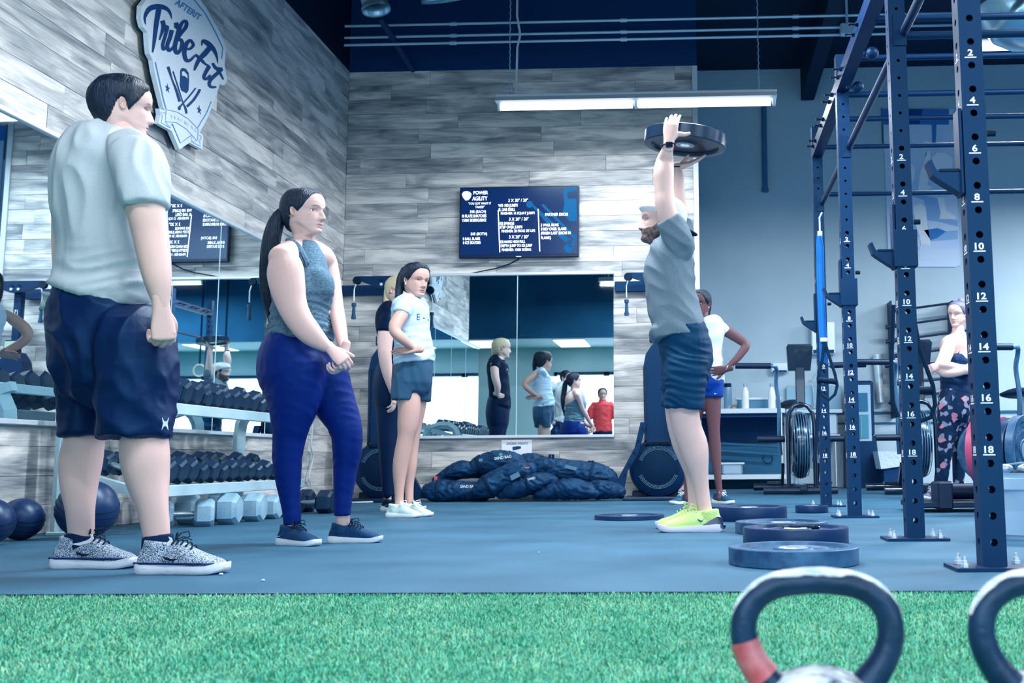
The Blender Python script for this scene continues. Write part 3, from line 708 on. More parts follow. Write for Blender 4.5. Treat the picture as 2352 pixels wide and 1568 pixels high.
flat('screen_picture', [(1925, 230), (1960, 170), (2060, 150), (2158, 152), (2160, 205), (2060, 215), (2000, 235), (1990, 280), (2010, 350), (2158, 345), (2165, 745), (2040, 742), (1960, 660), (1920, 570), (1945, 420)], m_scrb, scr, tv1)
for p in (circ(1338, 450, 60), circ(2015, 1215, 75)): flat('screen_picture', p, m_scrb, scr, tv1)
for p in ([(1370, 470), (1400, 450), (1760, 770), (1650, 790)], [(1540, 460), (1580, 440), (2170, 1030), (2130, 1070)], [(1820, 990), (1900, 960), (2045, 1040), (1970, 1115)], [(2130, 1045), (2175, 1060), (2060, 1200), (2020, 1180)]):
    flat('screen_picture', p, m_scrb, scr, tv1)
flat('screen_picture', [(160, 270), (190, 230), (240, 220), (300, 235), (325, 270), (310, 330), (270, 375), (220, 378), (180, 330)], m_txt, scr, tv1)
# cable from the television to the corner of the mirror
P = [PYp(x, y, D-.02) for x, y in ((1193, 594), (1170, 606), (1140, 616), (1110, 622), (1080, 628), (1040, 631), (1000, 632), (960, 636), (900, 650))]
tag(MB().tube(P, .006, 6).build('cable', m_blk, smooth=True), 'black cable sagging from the television along the mirror top', 'cable')
# taped paper sheet
t = thing('paper_sign', 'white paper sheet headed SANDBAG WEIGHTS taped above the black bags', 'sign', PYp(1187, 1045, D-.01))
Yp = D-.012; a, b, c = PYp(1152, 1010, Yp), PYp(1222, 1009, Yp), PYp(1152, 1052, Yp)
MB().box(((a[0]+b[0])/2, Yp, (a[2]+c[2])/2-.03), (b[0]-a[0], .002, a[2]-c[2]+.06)).build('sheet', m_white, t)
m_ink = mat('ink', '0f4478', .6)
text_on('lettering', 'SANDBAG WEIGHTS', PYp(1163, 1021, Yp-.003), (1, 0, 0), (0, 0, 1), m_ink, t, h=.024, fit=.205, shear=.25, bold=.01)
flat('bag_drawing', [(1177, 1026), (1190, 1024), (1197, 1025), (1196, 1030), (1178, 1034)], m_ink, t, lambda x, y: PYp(x, y, Yp-.002))
# wall rails with the skipping ropes / ski cables
m_rail = mat('rail_board', '0c2c56', .5)
tag(MB().box(((PYp(765, 668, D)[0]+PYp(925, 668, D)[0])/2, D-.03, PYp(850, 668, D)[2]), (PYp(925, 668, D)[0]-PYp(765, 668, D)[0], .04, .10), .004).build('wall_rail', m_rail), 'dark mounting board behind the left ski machine', 'rail')
tag(MB().box(((PYp(1417, 659, D)[0]+PYp(1480, 659, D)[0])/2+.1, D-.03, PYp(1450, 659, D)[2]), (.50, .04, .10), .004).build('wall_rail', m_rail), 'dark mounting board behind the man lifting the plate', 'rail')

def ski(px, Y, lab, left):
    """ski ergometer: flywheel cage, column, head with pulleys and cords"""
    X = PYp(px, 1075, Y)[0]; t = thing('ski_machine', lab, 'ski machine', (X, Y, 0)); c = np.array([X, Y, .29])
    q = lambda x, z, dy=0: np.array([X+x, Y+dy, z])
    MB().lathe([(.0, 0), (.20, .0), (.262, .03), (.275, .075), (.275, .14), (.262, .18), (0, .18)], c+[0, .02, 0], (0, 1, 0), 48).build('flywheel_housing', m_rack, t, smooth=True)
    mb = MB()
    for rr in np.arange(.02, .20, .0125):
        n = int(rr*2*PI/.0135)
        for k in range(n):
            a = 2*PI*k/n; p = c+[rr*math.cos(a), .016, rr*math.sin(a)]; mb.cyl(p, p-[0, .004, 0], .0037, n=5)
    mb.build('vent_holes', m_blk, t, kind='stuff')
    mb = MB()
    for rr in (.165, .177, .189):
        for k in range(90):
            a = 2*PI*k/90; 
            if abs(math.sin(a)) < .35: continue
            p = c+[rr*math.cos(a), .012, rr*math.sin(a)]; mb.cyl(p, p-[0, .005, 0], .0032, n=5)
    mb.build('vent_ring', mat('vent_pale', '7fb8dc', .4), t, kind='stuff')  # pale blue dots ringing the vent
    MB().prism([q(-.125, .50), q(.125, .50), q(.135, 1.20), q(.11, 1.33), q(.05, 1.42), q(-.05, 1.42), q(-.11, 1.33), q(-.135, 1.20)], (0, .16, 0)).build('column_shroud', m_rack, t)
    MB().box(q(-.115, .86, -.01), (.014, .02, .72)).box(q(.115, .86, -.01), (.014, .02, .72)).box(q(0, .53, -.01), (.24, .02, .02)).build('shroud_rim', m_dark, t)
    MB().box(q(0, 1.72, .08), (.075, .06, .66), .004).build('column', m_rack, t)
    MB().box(q(0, 1.485, .02), (.15, .05, .10), .012).build('monitor', m_rack, t); MB().box(q(0, 1.49, -.008), (.115, .004, .06)).build('display', mat('lcd', 'b8cdbb', .4), t)
    MB().prism([q(-.26, 2.06), q(-.05, 1.99), q(.05, 1.99), q(.26, 2.06), q(.26, 2.10), q(-.26, 2.10)], (0, .05, 0)).build('head_yoke', m_rack, t)
    v = np.array; 
    for s in (-1, 1):
        MB().lathe([(0, 0), (.035, 0), (.04, .01), (.03, .02), (.04, .03), (.035, .04), (0, .04)], q(s*.27, 2.06, -.01), (0, 1, 0), 20).build('pulley', m_blk, t, smooth=True)
        MB().tube([q(s*.27, 2.02, -.02), q(s*.285, 1.97, -.02), q(s*.285, 1.91, -.02), q(s*.283, 1.86, -.02)], .006, 6).build('cord', m_zinc, t)
        MB().cyl(q(s*.283, 1.84, -.02), q(s*.283, 1.81, -.02), .022, n=12).cyl(q(s*.283, 1.81, -.02), q(s*.283, 1.72, -.02), .014, .018, n=12).cyl(q(s*.283, 1.72, -.02), q(s*.283, 1.69, -.02), .022, n=12).build('handle', mat('grip_grey', '2b5070', .5), t, smooth=True)
    for s in (-1, 1):
        for z in (2.055, 2.02): MB().cyl(q(s*.035, z, -.006), q(s*.035, z, 0), .014, n=10).build('bolt', m_blk if z > 2.04 else m_zinc, t)
    text_on('lettering', 'ERG', q(.018, 1.66, .048), (0, 0, 1), (-1, 0, 0), m_white, t, h=.032, fit=.17, bold=.01)
    MB().box(q(0, .015, .0), (.62, .5, .03), .01).box(q(0, .05, .22), (.5, .1, .06), .01).build('base', m_dark, t)
    s = -1 if left is False else 1       # punched floor-stand leg leaning outward
    sd = -1 if not left else 1
    L0, L1 = q(sd*.42, .03, -.12), q(sd*.16 if False else sd*.145+sd*.0, .70, .10)
    pr = [q(sd*.45, .03, -.1), q(sd*.32, .03, -.1), q(sd*.275, .26, -.1), q(sd*.175, .42, -.1), q(sd*.10, .70, -.1), q(sd*.155, .70, -.1), q(sd*.21, .47, -.1)]
    if sd > 0: pr = pr[::-1]
    leg = MB().prism(pr, (0, .05, 0)).build('stand_leg', m_rack, t)
    for z in (.12, .22, .32, .42, .53, .64):
        x = np.interp(z, [.03, .26, .42, .70], [.36, .29, .21, .122]); MB().cyl(q(sd*x, z, -.103), q(sd*x, z, -.099), .012, n=12).build('hole', m_blk, leg)
    return t
ski(1512, 9.62, 'ski machine with perforated flywheel housing behind the lifting man', False)
ski(873, 9.62, 'ski machine with perforated flywheel housing behind the two women', True)

# ------------------------------------------------------------------ solids: lofts fused into one continuous skin
def cat(P, k):
    """Catmull-Rom resample of rows"""
    P = np.asarray(P, float); n = len(P)
    if n < 3 or k <= 1: return P
    out = []
    for i in range(n-1):
        p0, p1, p2, p3 = P[max(i-1, 0)], P[i], P[i+1], P[min(i+2, n-1)]
        for j in range(k):
            t = j/k; out.append(.5*((2*p1)+(p2-p0)*t+(2*p0-5*p1+4*p2-p3)*t*t+(3*p1-p0-3*p2+p3)*t**3))
    out.append(P[-1]); return np.array(out)
def loft(C, A, B, n=20, round0=True, round1=True, sub=4, power=1., up=(0, 1, 0)):
    """C centres, A half width in the plane, B half depth"""
    Q = cat(np.c_[np.asarray(C, float), A, B], sub); C = Q[:, :3]; A = Q[:, 3]; B = Q[:, 4]
    def cap(c, d, a, b):
        r = min(a, b); ks = (.5, .866, .985); return [(c+d*r*k*.9, a*math.sqrt(1-k*k), b*math.sqrt(1-k*k)) for k in ks]
    rows = [(C[i], A[i], B[i]) for i in range(len(C))]
    d0 = C[0]-C[1]; d0 /= np.linalg.norm(d0)+1e-9; d1 = C[-1]-C[-2]; d1 /= np.linalg.norm(d1)+1e-9
    if round0: rows = cap(C[0], d0, A[0], B[0])[::-1]+rows
    if round1: rows = rows+cap(C[-1], d1, A[-1], B[-1])
    P = np.array([r[0] for r in rows]); N = len(P); t = np.arange(n)*2*PI/n
    ct = np.sign(np.cos(t))*np.abs(np.cos(t))**power; st = np.sign(np.sin(t))*np.abs(np.sin(t))**power
    V = []; up = np.asarray(up, float); pa = None
    for i in range(N):
        T = P[min(i+1, N-1)]-P[max(i-1, 0)]; T /= np.linalg.norm(T)+1e-9
        a = np.cross(up, T)
        if np.linalg.norm(a) < .15 and pa is not None: a = pa
        a /= np.linalg.norm(a)+1e-9
        if pa is not None and a@pa < 0: a = -a
        pa = a; b = np.cross(T, a); V.append(P[i]+np.outer(ct*rows[i][1], a)+np.outer(st*rows[i][2], b))
    f = [(k*n+i, k*n+(i+1) % n, (k+1)*n+(i+1) % n, (k+1)*n+i) for k in range(N-1) for i in range(n)]
    f += [tuple(range(n-1, -1, -1)), tuple(range((N-1)*n, N*n))]
    return np.concatenate(V), f
def fuse(shells, voxel, smooth=3, fac=.6):
    """union of overlapping closed shells -> one surface (verts, faces)"""
    mb = MB()
    for v, f in shells: mb.add(v, f)
    me = bpy.data.meshes.new('tmp'); me.from_pydata(np.concatenate(mb.v).tolist(), [], mb.f)
    # consistent outward normals
    import bmesh
    bm = bmesh.new(); bm.from_mesh(me); bmesh.ops.recalc_face_normals(bm, faces=bm.faces); bm.to_mesh(me); bm.free()
    o = bpy.data.objects.new('tmp', me); COL.objects.link(o)
    r = o.modifiers.new('r', 'REMESH'); r.mode = 'VOXEL'; r.voxel_size = voxel
    s = o.modifiers.new('s', 'SMOOTH'); s.factor = fac; s.iterations = smooth
    dg = bpy.context.evaluated_depsgraph_get(); e = bpy.data.meshes.new_from_object(o.evaluated_get(dg))
    v = np.empty(len(e.vertices)*3); e.vertices.foreach_get('co', v); v = v.reshape(-1, 3)
    nrm = np.empty(len(e.vertices)*3); e.vertices.foreach_get('normal', nrm); nrm = nrm.reshape(-1, 3)
    q = np.empty(len(e.loops), int); e.loops.foreach_get('vertex_index', q)
    f = q.reshape(-1, 4) if len(q) == 4*len(e.polygons) else np.array([list(p.vertices) for p in e.polygons], dtype=object)
    bpy.data.objects.remove(o); bpy.data.meshes.remove(me); bpy.data.meshes.remove(e)
    return v, f, nrm
class Noise:
    def __init__(s, seed, n=7):
        r = np.random.default_rng(seed); s.k = r.normal(size=(n, 3)); s.k /= np.linalg.norm(s.k, axis=1)[:, None]; s.k *= r.uniform(.6, 1.6, (n, 1)); s.p = r.uniform(0, 6.28, n)
    def __call__(s, P, sc): return np.sin((P*np.asarray(sc)) @ s.k.T+s.p).mean(1)*1.6
def folds(v, n, amp, sc=(9, 9, 28), seed=1, sharp=True, mask=None, warp=.05):
    nz = Noise(seed); w_ = Noise(seed+9); P = v+warp*.35*w_(v, (16, 16, 16))[:, None]; sc = np.array(sc)*4.; amp = amp*.62
    q = nz(P, sc); q = (1-2*np.abs(q))*amp if sharp else q*amp
    if mask is not None: q = q*mask
    return v+n*q[:, None]

# ------------------------------------------------------------------ sandbags
m_bag = mat('sandbag_nylon', '071c3c', .5, spec=.5, noise=(12, '103a62', .15), bump=(38, .5))
m_patch = mat('bag_patch', '5f86a0', .6); m_red = mat('red_tag', 'e8635f', .6); m_gst = mat('green_dot', '3fae8a', .6)
def sandbag(rows, Y, lab, seed, txt=None, patch=None, straps=(), red=None):
    C = [PYp(x, y, Y+dy) for x, y, a, dy in rows]; A = [a*Y/F for x, y, a, dy in rows]; B = [max(a*1.25*Y/F, .05) for x, y, a, dy in rows]
    t = thing('sandbag', lab, 'sandbag', (C[0][0], Y, 0))
    v, f, n = fuse([loft(C, A, B, 24)], .011, 2); v = folds(v, n, .013, (14, 14, 22), seed, True, warp=.10); v[:, 2] = np.maximum(v[:, 2], .004)
    mk('bag', v, f, m_bag, t, True)
    for k in straps:
        i = int(k*(len(C)-1)); c = np.array(C[i]); T = np.array(C[min(i+1, len(C)-1)])-np.array(C[max(i-1, 0)]); a_, b_, d_ = frame(T, (0, 1, 0))
        q = np.linspace(0, 2*PI, 29)[:-1]; MB().tube([c+a_*math.cos(x)*(A[i]+.006)+b_*math.sin(x)*(B[i]+.006) for x in q], .016, 6, closed=True, flat=.25).build('band', m_bweb, t)
    return t
def btext(t, s, px, py, Y, ang, wd, h, m=None):
    c, s_ = math.cos(ang), math.sin(ang); text_on('lettering', s, PYp(px, py, Y), (c, 0, s_), (-s_, 0, c), m or m_white, t, h=h, fit=wd, bold=.02)
t = sandbag([(985, 1128, 18, .0), (1010, 1128, 26, 0), (1060, 1128, 22, 0), (1110, 1130, 22, .05)], 9.52, 'black sandbag lettered SAND BAG at the left bottom of the heap', 3, straps=(.4,)); btext(t, 'SAND BAG', 1057, 1120, 9.40, 0, .14, .026)
t = sandbag([(1000, 1104, 8, 0), (1030, 1090, 16, 0), (1062, 1078, 20, 0), (1100, 1082, 16, .05)], 9.66, 'black sandbag slanting up behind the left bottom bag', 4); MB().box(PYp(1001, 1100, 9.60), (.03, .015, .05), .004).build('red_tag', m_red, t)
t = sandbag([(1075, 1082, 14, 0), (1105, 1070, 24, 0), (1140, 1062, 27, 0), (1178, 1060, 22, 0), (1200, 1066, 14, 0)], 9.68, 'black sandbag at the very top of the heap under the paper sheet', 5, straps=(.3,)); btext(t, 'SAND BAG', 1136, 1056, 9.53, .13, .155, .026); MB().cyl(PYp(1150, 1043, 9.53), PYp(1150, 1043, 9.535), .014, n=14).build('dot_logo', m_gst, t)
MB().box(PYp(1104, 1057, 9.56), (.035, .02, .03), .004).build('buckle', m_patch, t)
t = sandbag([(1102, 1128, 18, -.05), (1120, 1118, 26, -.05), (1155, 1100, 27, 0), (1190, 1085, 25, 0), (1222, 1078, 14, 0)], 9.46, 'black sandbag slanting across the front of the heap with a pale patch', 6, straps=(.25,))
MB().bar(PYp(1173, 1098, 9.325), PYp(1193, 1088, 9.325), .045, .004, up=(0, 1, 0)).build('patch', m_patch, t); MB().box(PYp(1210, 1074, 9.37), (.045, .012, .012), .003).build('red_tag', m_red, t)
t = sandbag([(1150, 1135, 10, 0), (1180, 1124, 21, 0), (1215, 1112, 23, 0), (1255, 1104, 18, 0), (1275, 1106, 12, 0)], 9.42, 'black sandbag lying low in the middle of the heap', 7, straps=(.5,)); btext(t, 'SAND', 1212, 1103, 9.25, .2, .07, .02)
t = sandbag([(1190, 1060, 10, .1), (1215, 1058, 18, .1), (1250, 1066, 18, .1), (1285, 1075, 18, .1)], 9.70, 'black sandbag behind the top bag, right of the paper sheet', 8)
t = sandbag([(1225, 1072, 18, 0), (1260, 1076, 25, 0), (1310, 1085, 28, 0), (1360, 1092, 30, 0), (1395, 1100, 25, 0), (1408, 1112, 14, 0)], 9.55, 'long black sandbag sloping down the right side of the heap', 9, straps=(.62,))
MB().bar(PYp(1298, 1070, 9.40), PYp(1324, 1077, 9.40), .03, .004, up=(0, 1, 0)).build('patch', m_patch, t)
for px in (1266, 1357): MB().tube([PYp(px-4, 1062 if px < 1300 else 1075, 9.5), PYp(px-3, 1044 if px < 1300 else 1058, 9.5), PYp(px+4, 1044 if px < 1300 else 1058, 9.5), PYp(px+5, 1066 if px < 1300 else 1078, 9.5)], .013, 6, flat=.3).build('strap_loop', m_bweb, t)
t = sandbag([(1232, 1138, 9, 0), (1265, 1128, 18, 0), (1305, 1122, 24, 0), (1345, 1126, 20, 0), (1365, 1132, 14, 0)], 9.40, 'black sandbag on the floor at the right front of the heap', 10)
t = sandbag([(1345, 1118, 20, 0), (1375, 1120, 25, 0), (1400, 1124, 20, 0), (1425, 1130, 14, 0)], 9.50, 'black sandbag at the right end of the heap against the ski machine stand', 12, straps=(.5,))

# ------------------------------------------------------------------ wall sign
sg = thing('wall_sign', 'large white shield-shaped wall sign lettered TribeFit', 'sign', PXp(430, 200, -W+.06))
SX = -W+.075
sp = lambda u, v, o=0: PXp(300+u/4.354, v/4.354, SX+o)
out = [(700, 0), (752, 70), (800, 160), (900, 330), (955, 470), (940, 650), (968, 800), (935, 855), (893, 838), (860, 950), (770, 1180), (692, 1320), (727, 1355), (718, 1495), (590, 1425), (490, 1495), (412, 1310), (280, 1235), (300, 1150), (290, 1085), (345, 1105), (330, 1085), (240, 720), (222, 600), (190, 540), (178, 450), (172, 325), (125, 270), (103, 180), (110, 60), (155, 0), (200, -90), (300, -190), (430, -240), (560, -190), (640, -90)]
P = np.array([sp(*p) for p in out]); 
MB().prism(P, (-.03, 0, 0)).build('board', mat('sign_board', 'd5e5f1', .45), sg)
MB().prism(P.mean(0)+(P-P.mean(0))*1.0-[.03, 0, 0], (-.012, 0, 0)).build('backing', m_navy, sg)
m_sn = mat('sign_navy', '0b3d78', .5); m_sb = mat('sign_blue', '3d86c6', .5)
_so = [0]
def stroke(pts, m=m_sn, name='lettering', o=.003, sub=5):
    _so[0] += 1; o = o+.00025*(_so[0] % 9)
    Q = cat(np.array(pts, float), sub) if len(pts) > 2 else np.array(pts, float); T = np.gradient(Q[:, :2], axis=0); T /= np.linalg.norm(T, axis=1)[:, None]+1e-9
    Nn = np.c_[-T[:, 1], T[:, 0]]; w_ = Q[:, 2]
    L = [sp(*(Q[i, :2]+Nn[i]*w_[i]), o+i*4e-5) for i in range(len(Q))]; R_ = [sp(*(Q[i, :2]-Nn[i]*w_[i]), o+i*4e-5) for i in range(len(Q))]
    k = len(L); mk(name, L+R_, [(i, i+1, k+i+1, k+i) for i in range(k-1)], m, sg)
S_ = stroke
S_([(152, 248, 2), (145, 170, 14), (190, 90, 24), (270, 65, 26), (350, 80, 20), (395, 125, 12), (413, 190, 2)])      # T bar
S_([(285, 90, 26), (265, 200, 24), (248, 330, 20), (235, 440, 14), (222, 525, 6)])
S_([(320, 205, 22), (330, 270, 20), (300, 370, 9), (290, 400, 6)]); S_([(325, 230, 12), (350, 268, 16), (368, 275, 18), (345, 370, 16), (325, 440, 16), (328, 490, 14), (350, 480, 12), (390, 410, 8)])
S_([(415, 300, 20), (395, 380, 20), (370, 450, 18), (385, 505, 16), (420, 480, 12), (450, 430, 8)]); S_([(455, 225, 20), (462, 262, 22), (452, 285, 16)])
S_([(440, 440, 12), (500, 340, 18), (555, 270, 18), (560, 220, 16), (530, 215, 14), (495, 270, 18), (470, 360, 20), (445, 470, 20), (465, 530, 16), (500, 500, 16), (520, 430, 16), (500, 390, 12), (480, 410, 8)])
S_([(530, 480, 8), (590, 490, 12), (630, 450, 14), (600, 405, 14), (560, 440, 20), (540, 530, 20), (560, 600, 18), (600, 600, 14), (650, 550, 8)])
S_([(712, 460, 2), (725, 410, 16), (780, 440, 26), (835, 500, 20), (865, 570, 10), (873, 635, 2)])      # F bar
S_([(800, 470, 24), (740, 540, 26), (690, 590, 20), (655, 660, 16), (640, 705, 6)]); S_([(650, 545, 12), (700, 590, 16), (750, 640, 10), (790, 660, 8)])
S_([(790, 660, 20), (760, 710, 18), (735, 770, 16), (760, 790, 14), (800, 750, 10)]); S_([(822, 630, 12), (855, 680, 16), (920, 690, 14)]); S_([(920, 690, 14), (850, 750, 18), (800, 800, 18), (790, 850, 14), (820, 872, 12), (858, 868, 8)]); S_([(860, 690, 10), (890, 720, 12), (930, 795, 6)])
e1 = sp(480, 10); e2 = sp(700, 185); e3 = sp(455, 60)
# CRAFTERIT arc lettering (upper part lies above the frame)
a = sp(440, 40, .003); b = sp(684, 205, .003); u_ = (b-a)/np.linalg.norm(b-a); upv = sp(462, 0, .003)-a; v_, f_ = text_mesh('AFTERIT', 1., .015)
kk = v_[:, 0].max(); W_ = a+np.outer(v_[:, 0]/kk, b-a)+np.outer(v_[:, 1]/.72, (sp(474, -14, .003)-a))
mk('lettering', W_, f_, m_sb, sg)
for pts, w_ in (([(640, 0), (752, 140), (850, 320), (925, 480), (912, 590)], 3.5), ([(250, 620), (290, 800), (330, 990), (358, 1090)], 3.5), ([(808, 1015), (760, 1130), (670, 1280)], 3.5), ([(418, 1235), (500, 1430), (606, 1355)], 3.5),
                ([(355, 1110), (360, 1095), (470, 1120), (580, 1190), (678, 1290), (672, 1400)], 2), ([(355, 1110), (352, 1215), (460, 1225), (560, 1290), (660, 1400)], 2), ([(350, 1130), (305, 1118), (320, 1165), (308, 1225), (402, 1280)], 2), ([(352, 1215), (400, 1280), (412, 1235)], 2),
                ([(690, 1350), (712, 1365), (690, 1410), (705, 1465), (612, 1415)], 2), ([(615, 1365), (612, 1415), (668, 1405)], 2)):
    P_ = [(x, y, w_) for x, y in pts]; stroke(P_, m_sb, 'border_line', .003, 1)
for pts in ([(378, 665, 10), (385, 690, 12), (420, 800, 6), (460, 900, 10), (495, 1015, 12)], [(425, 712, 6), (470, 850, 6), (520, 1010, 5), (553, 1090, 10), (560, 1135, 10)], [(652, 880, 7), (590, 960, 7), (510, 1050, 8), (490, 1075, 14), (492, 1098, 10)], [(690, 890, 12), (685, 915, 12), (630, 1000, 12), (565, 1065, 12)]):
    stroke(pts, m_ink, 'emblem')
def spoly(pts, m, name, o=.003): MB().prism([sp(x, y, o) for x, y in pts], (-.002, 0, 0)).build(name, m, sg)
spoly([(500, 700), (520, 678), (555, 688), (582, 730), (585, 800), (580, 905), (560, 932), (510, 905), (494, 850), (498, 780)], m_ink, 'kettlebell_emblem'); spoly([(515, 715), (535, 712), (565, 745), (572, 785), (545, 762), (515, 755)], MATS['sign_board'], 'emblem_window', .0045)
for cx, cy in ((371, 883), (688, 1100)):
    spoly([(cx+(26 if i % 2 == 0 else 9)*math.sin(i*PI/5)*.95, cy+(20 if cx < 500 else 10)*0-(48 if i % 2 == 0 else 18)*math.cos(i*PI/5)+(26 if i % 2 == 0 else 9)*math.sin(i*PI/5)*.5) for i in range(10)], m_ink, 'star_emblem')
for i, ch in enumerate('TRAINING'):
    x = 400+i*34; y = 1180+((i/7)**1.5)*130; v_, f_ = text_mesh(ch, 1., .0); o_ = sp(x, y, .003)
    mk('ribbon_letter', o_+np.outer(v_[:, 0], sp(x+30, y+18, .003)-o_)+np.outer(v_[:, 1]/.72, sp(x+2, y-34, .003)-o_), f_, mat('pale_blue', '9bc0de', .6), sg)

# ------------------------------------------------------------------ along the grey wall
m_st = mat('stainless', 'a9c4d6', .3, metal=.6); m_stl = mat('steel_edge', 'd3e4ef', .35, metal=.2); m_deep = mat('deep_blue_panel', '0b2f5e', .6); m_mid = mat('blue_grey_panel', '2f6488', .55)
def R3(Y): return lambda x, y, dy=0.: PYp(x, y, Y+dy)
def boxpx(mb, x0, y0, x1, y1, Y, dep, bev=0.):
    a, b = PYp(x0, y0, Y), PYp(x1, y1, Y); return mb.box(((a[0]+b[0])/2, Y+dep/2, (a[2]+b[2])/2), (abs(b[0]-a[0]), dep, abs(a[2]-b[2])), bev)
YC = 12.75
c = thing('steel_counter', 'stainless steel work counter with lower shelf along the grey wall', 'counter', PYp(1730, 1122, YC))
boxpx(MB(), 1560, 939, 1803, 948, YC, .6, .004).build('counter_top', m_stl, c)
boxpx(MB(), 1560, 1091, 1806, 1100, YC+.02, .55, .004).build('lower_shelf', m_stl, c)
for x in (1797, 1806-1): boxpx(MB(), x-4, 948, x+3, 1122, YC+.01+(.5 if x == 1805 else 0), .04).build('leg', m_stl, c)
boxpx(MB(), 1560, 948, 1803, 957, YC+.05, .03).build('apron', m_deep, c)
p = thing('storage_panel', 'dark blue panel standing behind the counter shelf', 'panel', PYp(1700, 1090, YC+.58)); boxpx(MB(), 1600, 957, 1795, 1015, YC+.57, .02).build('upper_panel', m_deep, p); boxpx(MB(), 1600, 1020, 1795, 1122, YC+.57, .02).build('lower_panel', m_mid, p)
for a, b in (((1650, 1018), (1790, 1026)), ((1650, 1034), (1790, 1044))): tag(MB().cyl(PYp(*a, YC+.4), PYp(*b, YC+.4), .018, n=10).build('drain_pipe', m_mid, smooth=True), 'pipe under the steel counter, %s of two' % ('upper' if a[1] < 1025 else 'lower'), 'pipe')
q = np.linspace(0, 2*PI, 25)[:-1]; cc = PYp(1764, 1053, YC+.55); tag(MB().tube(cc+.06*np.c_[np.cos(q), 0*q, np.sin(q)], .005, 6, closed=True).build('ring_mark', m_deep), 'round ring on the panel under the counter', 'ring')
boxpx(MB(), 1658, 1063, 1708, 1089, YC+.1, .35, .02); t = thing('metal_tub', 'shallow steel tub standing on the lower counter shelf', 'tub', PYp(1680, 1089, YC+.1)); boxpx(MB(), 1658, 1064, 1706, 1090, YC+.1, .35, .02).build('tub', m_st, t); boxpx(MB(), 1654, 1062, 1710, 1066, YC+.08, .39, .003).build('rim', m_stl, t)
def bottle(px, yt, yb, wpx, lab, m, mc, tumbler=False):
    Y = YC+.15; b = PYp(px, yb, Y); h = PYp(px, yt, Y)[2]-b[2]; r = wpx/2*Y/F; t = thing('water_bottle', lab, 'bottle', b)
    pr = [(0, 0), (r*.92, 0), (r, .01), (r, h*.80), (r*.98, h*.84), (0, h*.84)] if tumbler else [(0, 0), (r*.9, 0), (r, .012), (r, h*.55), (r*.93, h*.68), (r*.6, h*.82), (r*.42, h*.88), (0, h*.88)]
    MB().lathe(pr, b, n=24).build('body', m, t, smooth=True); MB().lathe([(0, h*.84), (r*.92 if tumbler else r*.45, h*.84), (r*.92 if tumbler else r*.45, h*.99), (r*.8 if tumbler else r*.38, h), (0, h)], b, n=20).build('cap', mc, t, smooth=True)
bottle(1672, 880, 939, 19, 'grey steel tumbler with black lid on the counter', mat('bottle_grey', '7fa3bf', .3, metal=.5), m_blk, True)
bottle(1712, 881, 939, 17, 'white bottle with silver cap on the counter beside the grey tumbler', mat('bottle_white', 'eef4f8', .35), m_st)
bottle(1773, 881, 939, 17, 'white bottle with silver cap on the counter beside the air bike handle', MATS['bottle_white'], m_st)
t = thing('steel_tray', 'low steel tray between the two white bottles', 'tray', PYp(1740, 939, YC+.35)); boxpx(MB(), 1694, 914, 1790, 939, YC+.32, .2, .01).build('tray', mat('tray_blue', '4f86a8', .4), t); boxpx(MB(), 1690, 913, 1794, 917, YC+.31, .22, .002).build('rim', m_stl, t)
tag(boxpx(MB(), 1681, 934, 1690, 939, YC+.1, .04, .004).build('orange_cap', mat('orange_cap', 'd9795a', .5)), 'small orange cap lying on the counter', 'cap')
# dispensers and wall fittings
def fitting(x0, y0, x1, y1, dep, lab, name, catg, m, extra=None):
    t = thing(name, lab, catg, PYp((x0+x1)/2, y1, D2-dep)); boxpx(MB(), x0, y0, x1, y1, D2-dep-.01, dep, .012).build('case', m, t)
    if extra: boxpx(MB(), *extra, D2-dep-.016, .01, .002).build('slot', m_deep, t)
fitting(1771, 832, 1812, 854, .1, 'small steel paper dispenser on the wall behind the air bike console', 'paper_dispenser', 'dispenser', m_stl, (1776, 850, 1807, 854))
fitting(1863, 738, 1920, 812, .12, 'tall steel towel dispenser behind the blue straps', 'towel_dispenser', 'dispenser', m_stl, (1868, 803, 1916, 810))
t = thing('cup_dispenser', 'shiny tube-shaped cup dispenser on the wall beside the ice machine', 'dispenser', PYp(2016, 930, D2-.1)); a, b = PYp(2015, 818, D2-.1), PYp(2023, 924, D2-.1)
MB().cyl(b, a, .045, .055, n=20).cyl(a, a+[0, 0, .02], .062, n=20).build('tube', mat('cup_tube', 'd7ebf4', .2, metal=.5), t, smooth=True)
# sink with splashback and faucet
t = thing('sink_unit', 'steel sink unit with raised splashback behind the air bike', 'sink', PYp(1860, 1000, YC+.1))
boxpx(MB(), 1806, 887, 1934, 944, D2-.06, .03, .003).build('splashback', mat('splash_glass', '7faac2', .25, metal=.5), t); boxpx(MB(), 1806, 940, 1935, 948, YC+.1, .5, .004).build('rim', m_st, t)
boxpx(MB(), 1858, 948, 1925, 998, YC+.15, .4, .02).build('basin', m_st, t); boxpx(MB(), 1858, 998, 1930, 1005, YC+.12, .42, .003).build('shelf', m_stl, t)
for x in (1918, 1866): boxpx(MB(), x, 1005, x+5, 1122, YC+.14, .035).build('leg', m_stl, t)
P = [PYp(x, y, YC+.5) for x, y in ((1870, 938), (1869, 905), (1866, 880), (1867, 866), (1874, 858), (1882, 862), (1885, 876))]
MB().tube(P, .011, 10).lathe([(0, 0), (.05, 0), (.03, .05), (0, .06)], P[0], n=16).build('faucet', m_st, t, smooth=True)
